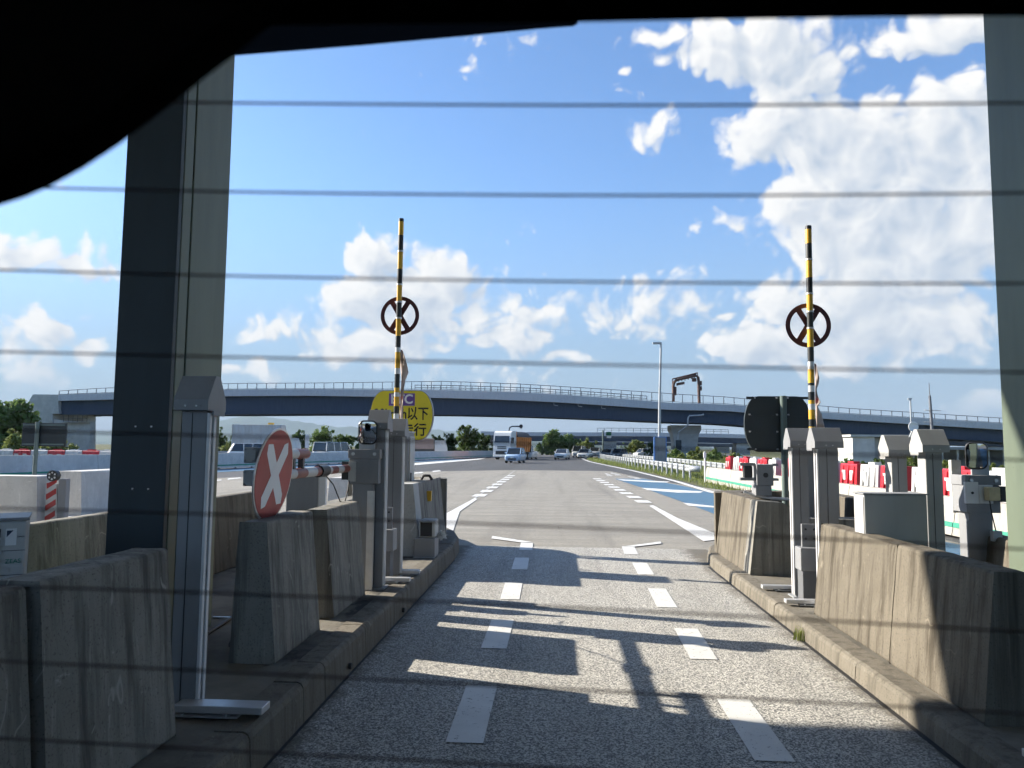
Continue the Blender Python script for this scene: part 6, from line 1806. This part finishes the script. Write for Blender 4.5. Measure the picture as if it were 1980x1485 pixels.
# verge grass as one mass each
def grass_field(poly, n, h, seed, m, name, label):
    r = np.random.default_rng(seed)
    P_ = np.array(poly); lo, hi = P_.min(0), P_.max(0)
    pts = r.uniform(lo, hi, (n * 3, 2))
    ins = np.zeros(len(pts), bool); j = len(P_) - 1
    for i in range(len(P_)):
        xi, yi = P_[i]; xj, yj = P_[j]
        c = ((yi > pts[:, 1]) != (yj > pts[:, 1])) & (pts[:, 0] < (xj - xi) * (pts[:, 1] - yi) / (yj - yi + 1e-9) + xi); ins ^= c; j = i
    pts = pts[ins][:n]; k = len(pts)
    a = r.uniform(0, 6.28, k); hh = h * r.uniform(.4, 1.2, k); w = h * .07
    vs = np.zeros((k * 3, 3))
    vs[0::3, :2] = pts + np.c_[np.cos(a), np.sin(a)] * w; vs[1::3, :2] = pts - np.c_[np.cos(a), np.sin(a)] * w
    vs[2::3, :2] = pts + r.uniform(-.4, .4, (k, 2)) * hh[:, None]; vs[2::3, 2] = hh
    vs[0::3, 2] = vs[1::3, 2] = -.03
    me = bpy.data.meshes.new(name); me.vertices.add(k * 3); me.vertices.foreach_set('co', vs.ravel()); me.loops.add(k * 3); me.loops.foreach_set('vertex_index', np.arange(k * 3))
    me.polygons.add(k); me.polygons.foreach_set('loop_start', np.arange(0, k * 3, 3)); me.polygons.foreach_set('loop_total', np.full(k, 3)); me.update()
    me.materials.append(m)
    o = bpy.data.objects.new(name, me); COL.objects.link(o); return tag(o, label, 'grass', kind='stuff')
grass_field([(9.2, 30), (22, 30), (26, 60), (22, 90), (13, 90), (10, 60)], 14000, .55, 1, M_LEAFY, 'verge_grass', 'tall yellow-green grass on the right verge')
grass_field([(9.2, 12), (24, 12), (24, 30), (9.2, 30)], 9000, .6, 2, M_STRAW, 'verge_grass', 'dry grass behind the red and white barriers')
grass_field([(x + .3, y) for x, y in EDGE[1:]] + [(9.2, 26), (9.0, 40), (10.5, 70), (11, 100)], 9000, .30, 3, M_LEAFY, 'verge_grass', 'short weeds around the guard rail feet')

# ------------------------------------------------------------------ mountains
def ridge(pts, Y, label, depth):
    Q = [P(x, y, Y) for x, y in pts]
    r = random.Random(11); xs = np.linspace(Q[0].x, Q[-1].x, 90)
    zs = np.interp(xs, [q.x for q in Q], [q.z for q in Q])
    vs = []; nrow = 8
    for j in range(nrow):
        t = j / (nrow - 1)
        for x, z in zip(xs, zs):
            vs.append((x + r.uniform(-60, 60) * (1 - t), Y - depth * (1 - t) + r.uniform(-80, 80) * (1 - t), min(432, max(-1, z * (t ** 1.1) * (1 + r.uniform(-.10, .10) * (1 - t)) + r.uniform(-12, 12) * t))))
    n = len(xs)
    fs = [(j*n + k, j*n + k + 1, (j+1)*n + k + 1, (j+1)*n + k) for j in range(nrow-1) for k in range(n-1)]
    b = MB(); b.add(vs, fs, M_LEAFD, True)
    m_ = len(vs)
    b.add([vs[(nrow-1)*n + k] for k in range(n)] + [(x, Y + depth, -1) for x in xs], [(k, k+1, n + k + 1, n + k) for k in range(n-1)], M_LEAFD, True)
    return b.build('mountains', None, kind='structure', recalc=False)
ridge([(150, 836), (300, 832), (410, 817), (440, 811), (480, 804.5), (500, 803), (520, 806), (560, 812), (600, 818), (640, 825), (665, 827), (680, 825), (700, 830), (760, 832), (800, 833), (830, 831), (880, 833), (960, 836), (1080, 840), (1300, 846)], 9000, 'm', 2500)
# summer haze: one closed box of even, thin air round the camera and everything in view
b = MB(); b.box((-8900, -290, -2.0), (8900, 13500, 440), None)
m = bpy.data.materials.new('haze_air'); m.use_nodes = True; nt = m.node_tree; nt.nodes.clear()
o_ = nt.nodes.new('ShaderNodeOutputMaterial'); v_ = nt.nodes.new('ShaderNodeVolumePrincipled')
v_.inputs['Color'].default_value = (0.42, 0.52, 0.64, 1); v_.inputs['Density'].default_value = 0.0001; v_.inputs['Anisotropy'].default_value = 0.0
nt.links.new(v_.outputs[0], o_.inputs['Volume'])
me = b.mesh('haze'); me.materials.clear(); me.materials.append(m)
place(me, 'haze', None, label='thin pale summer haze filling the air over the road', cat='haze', kind='stuff')
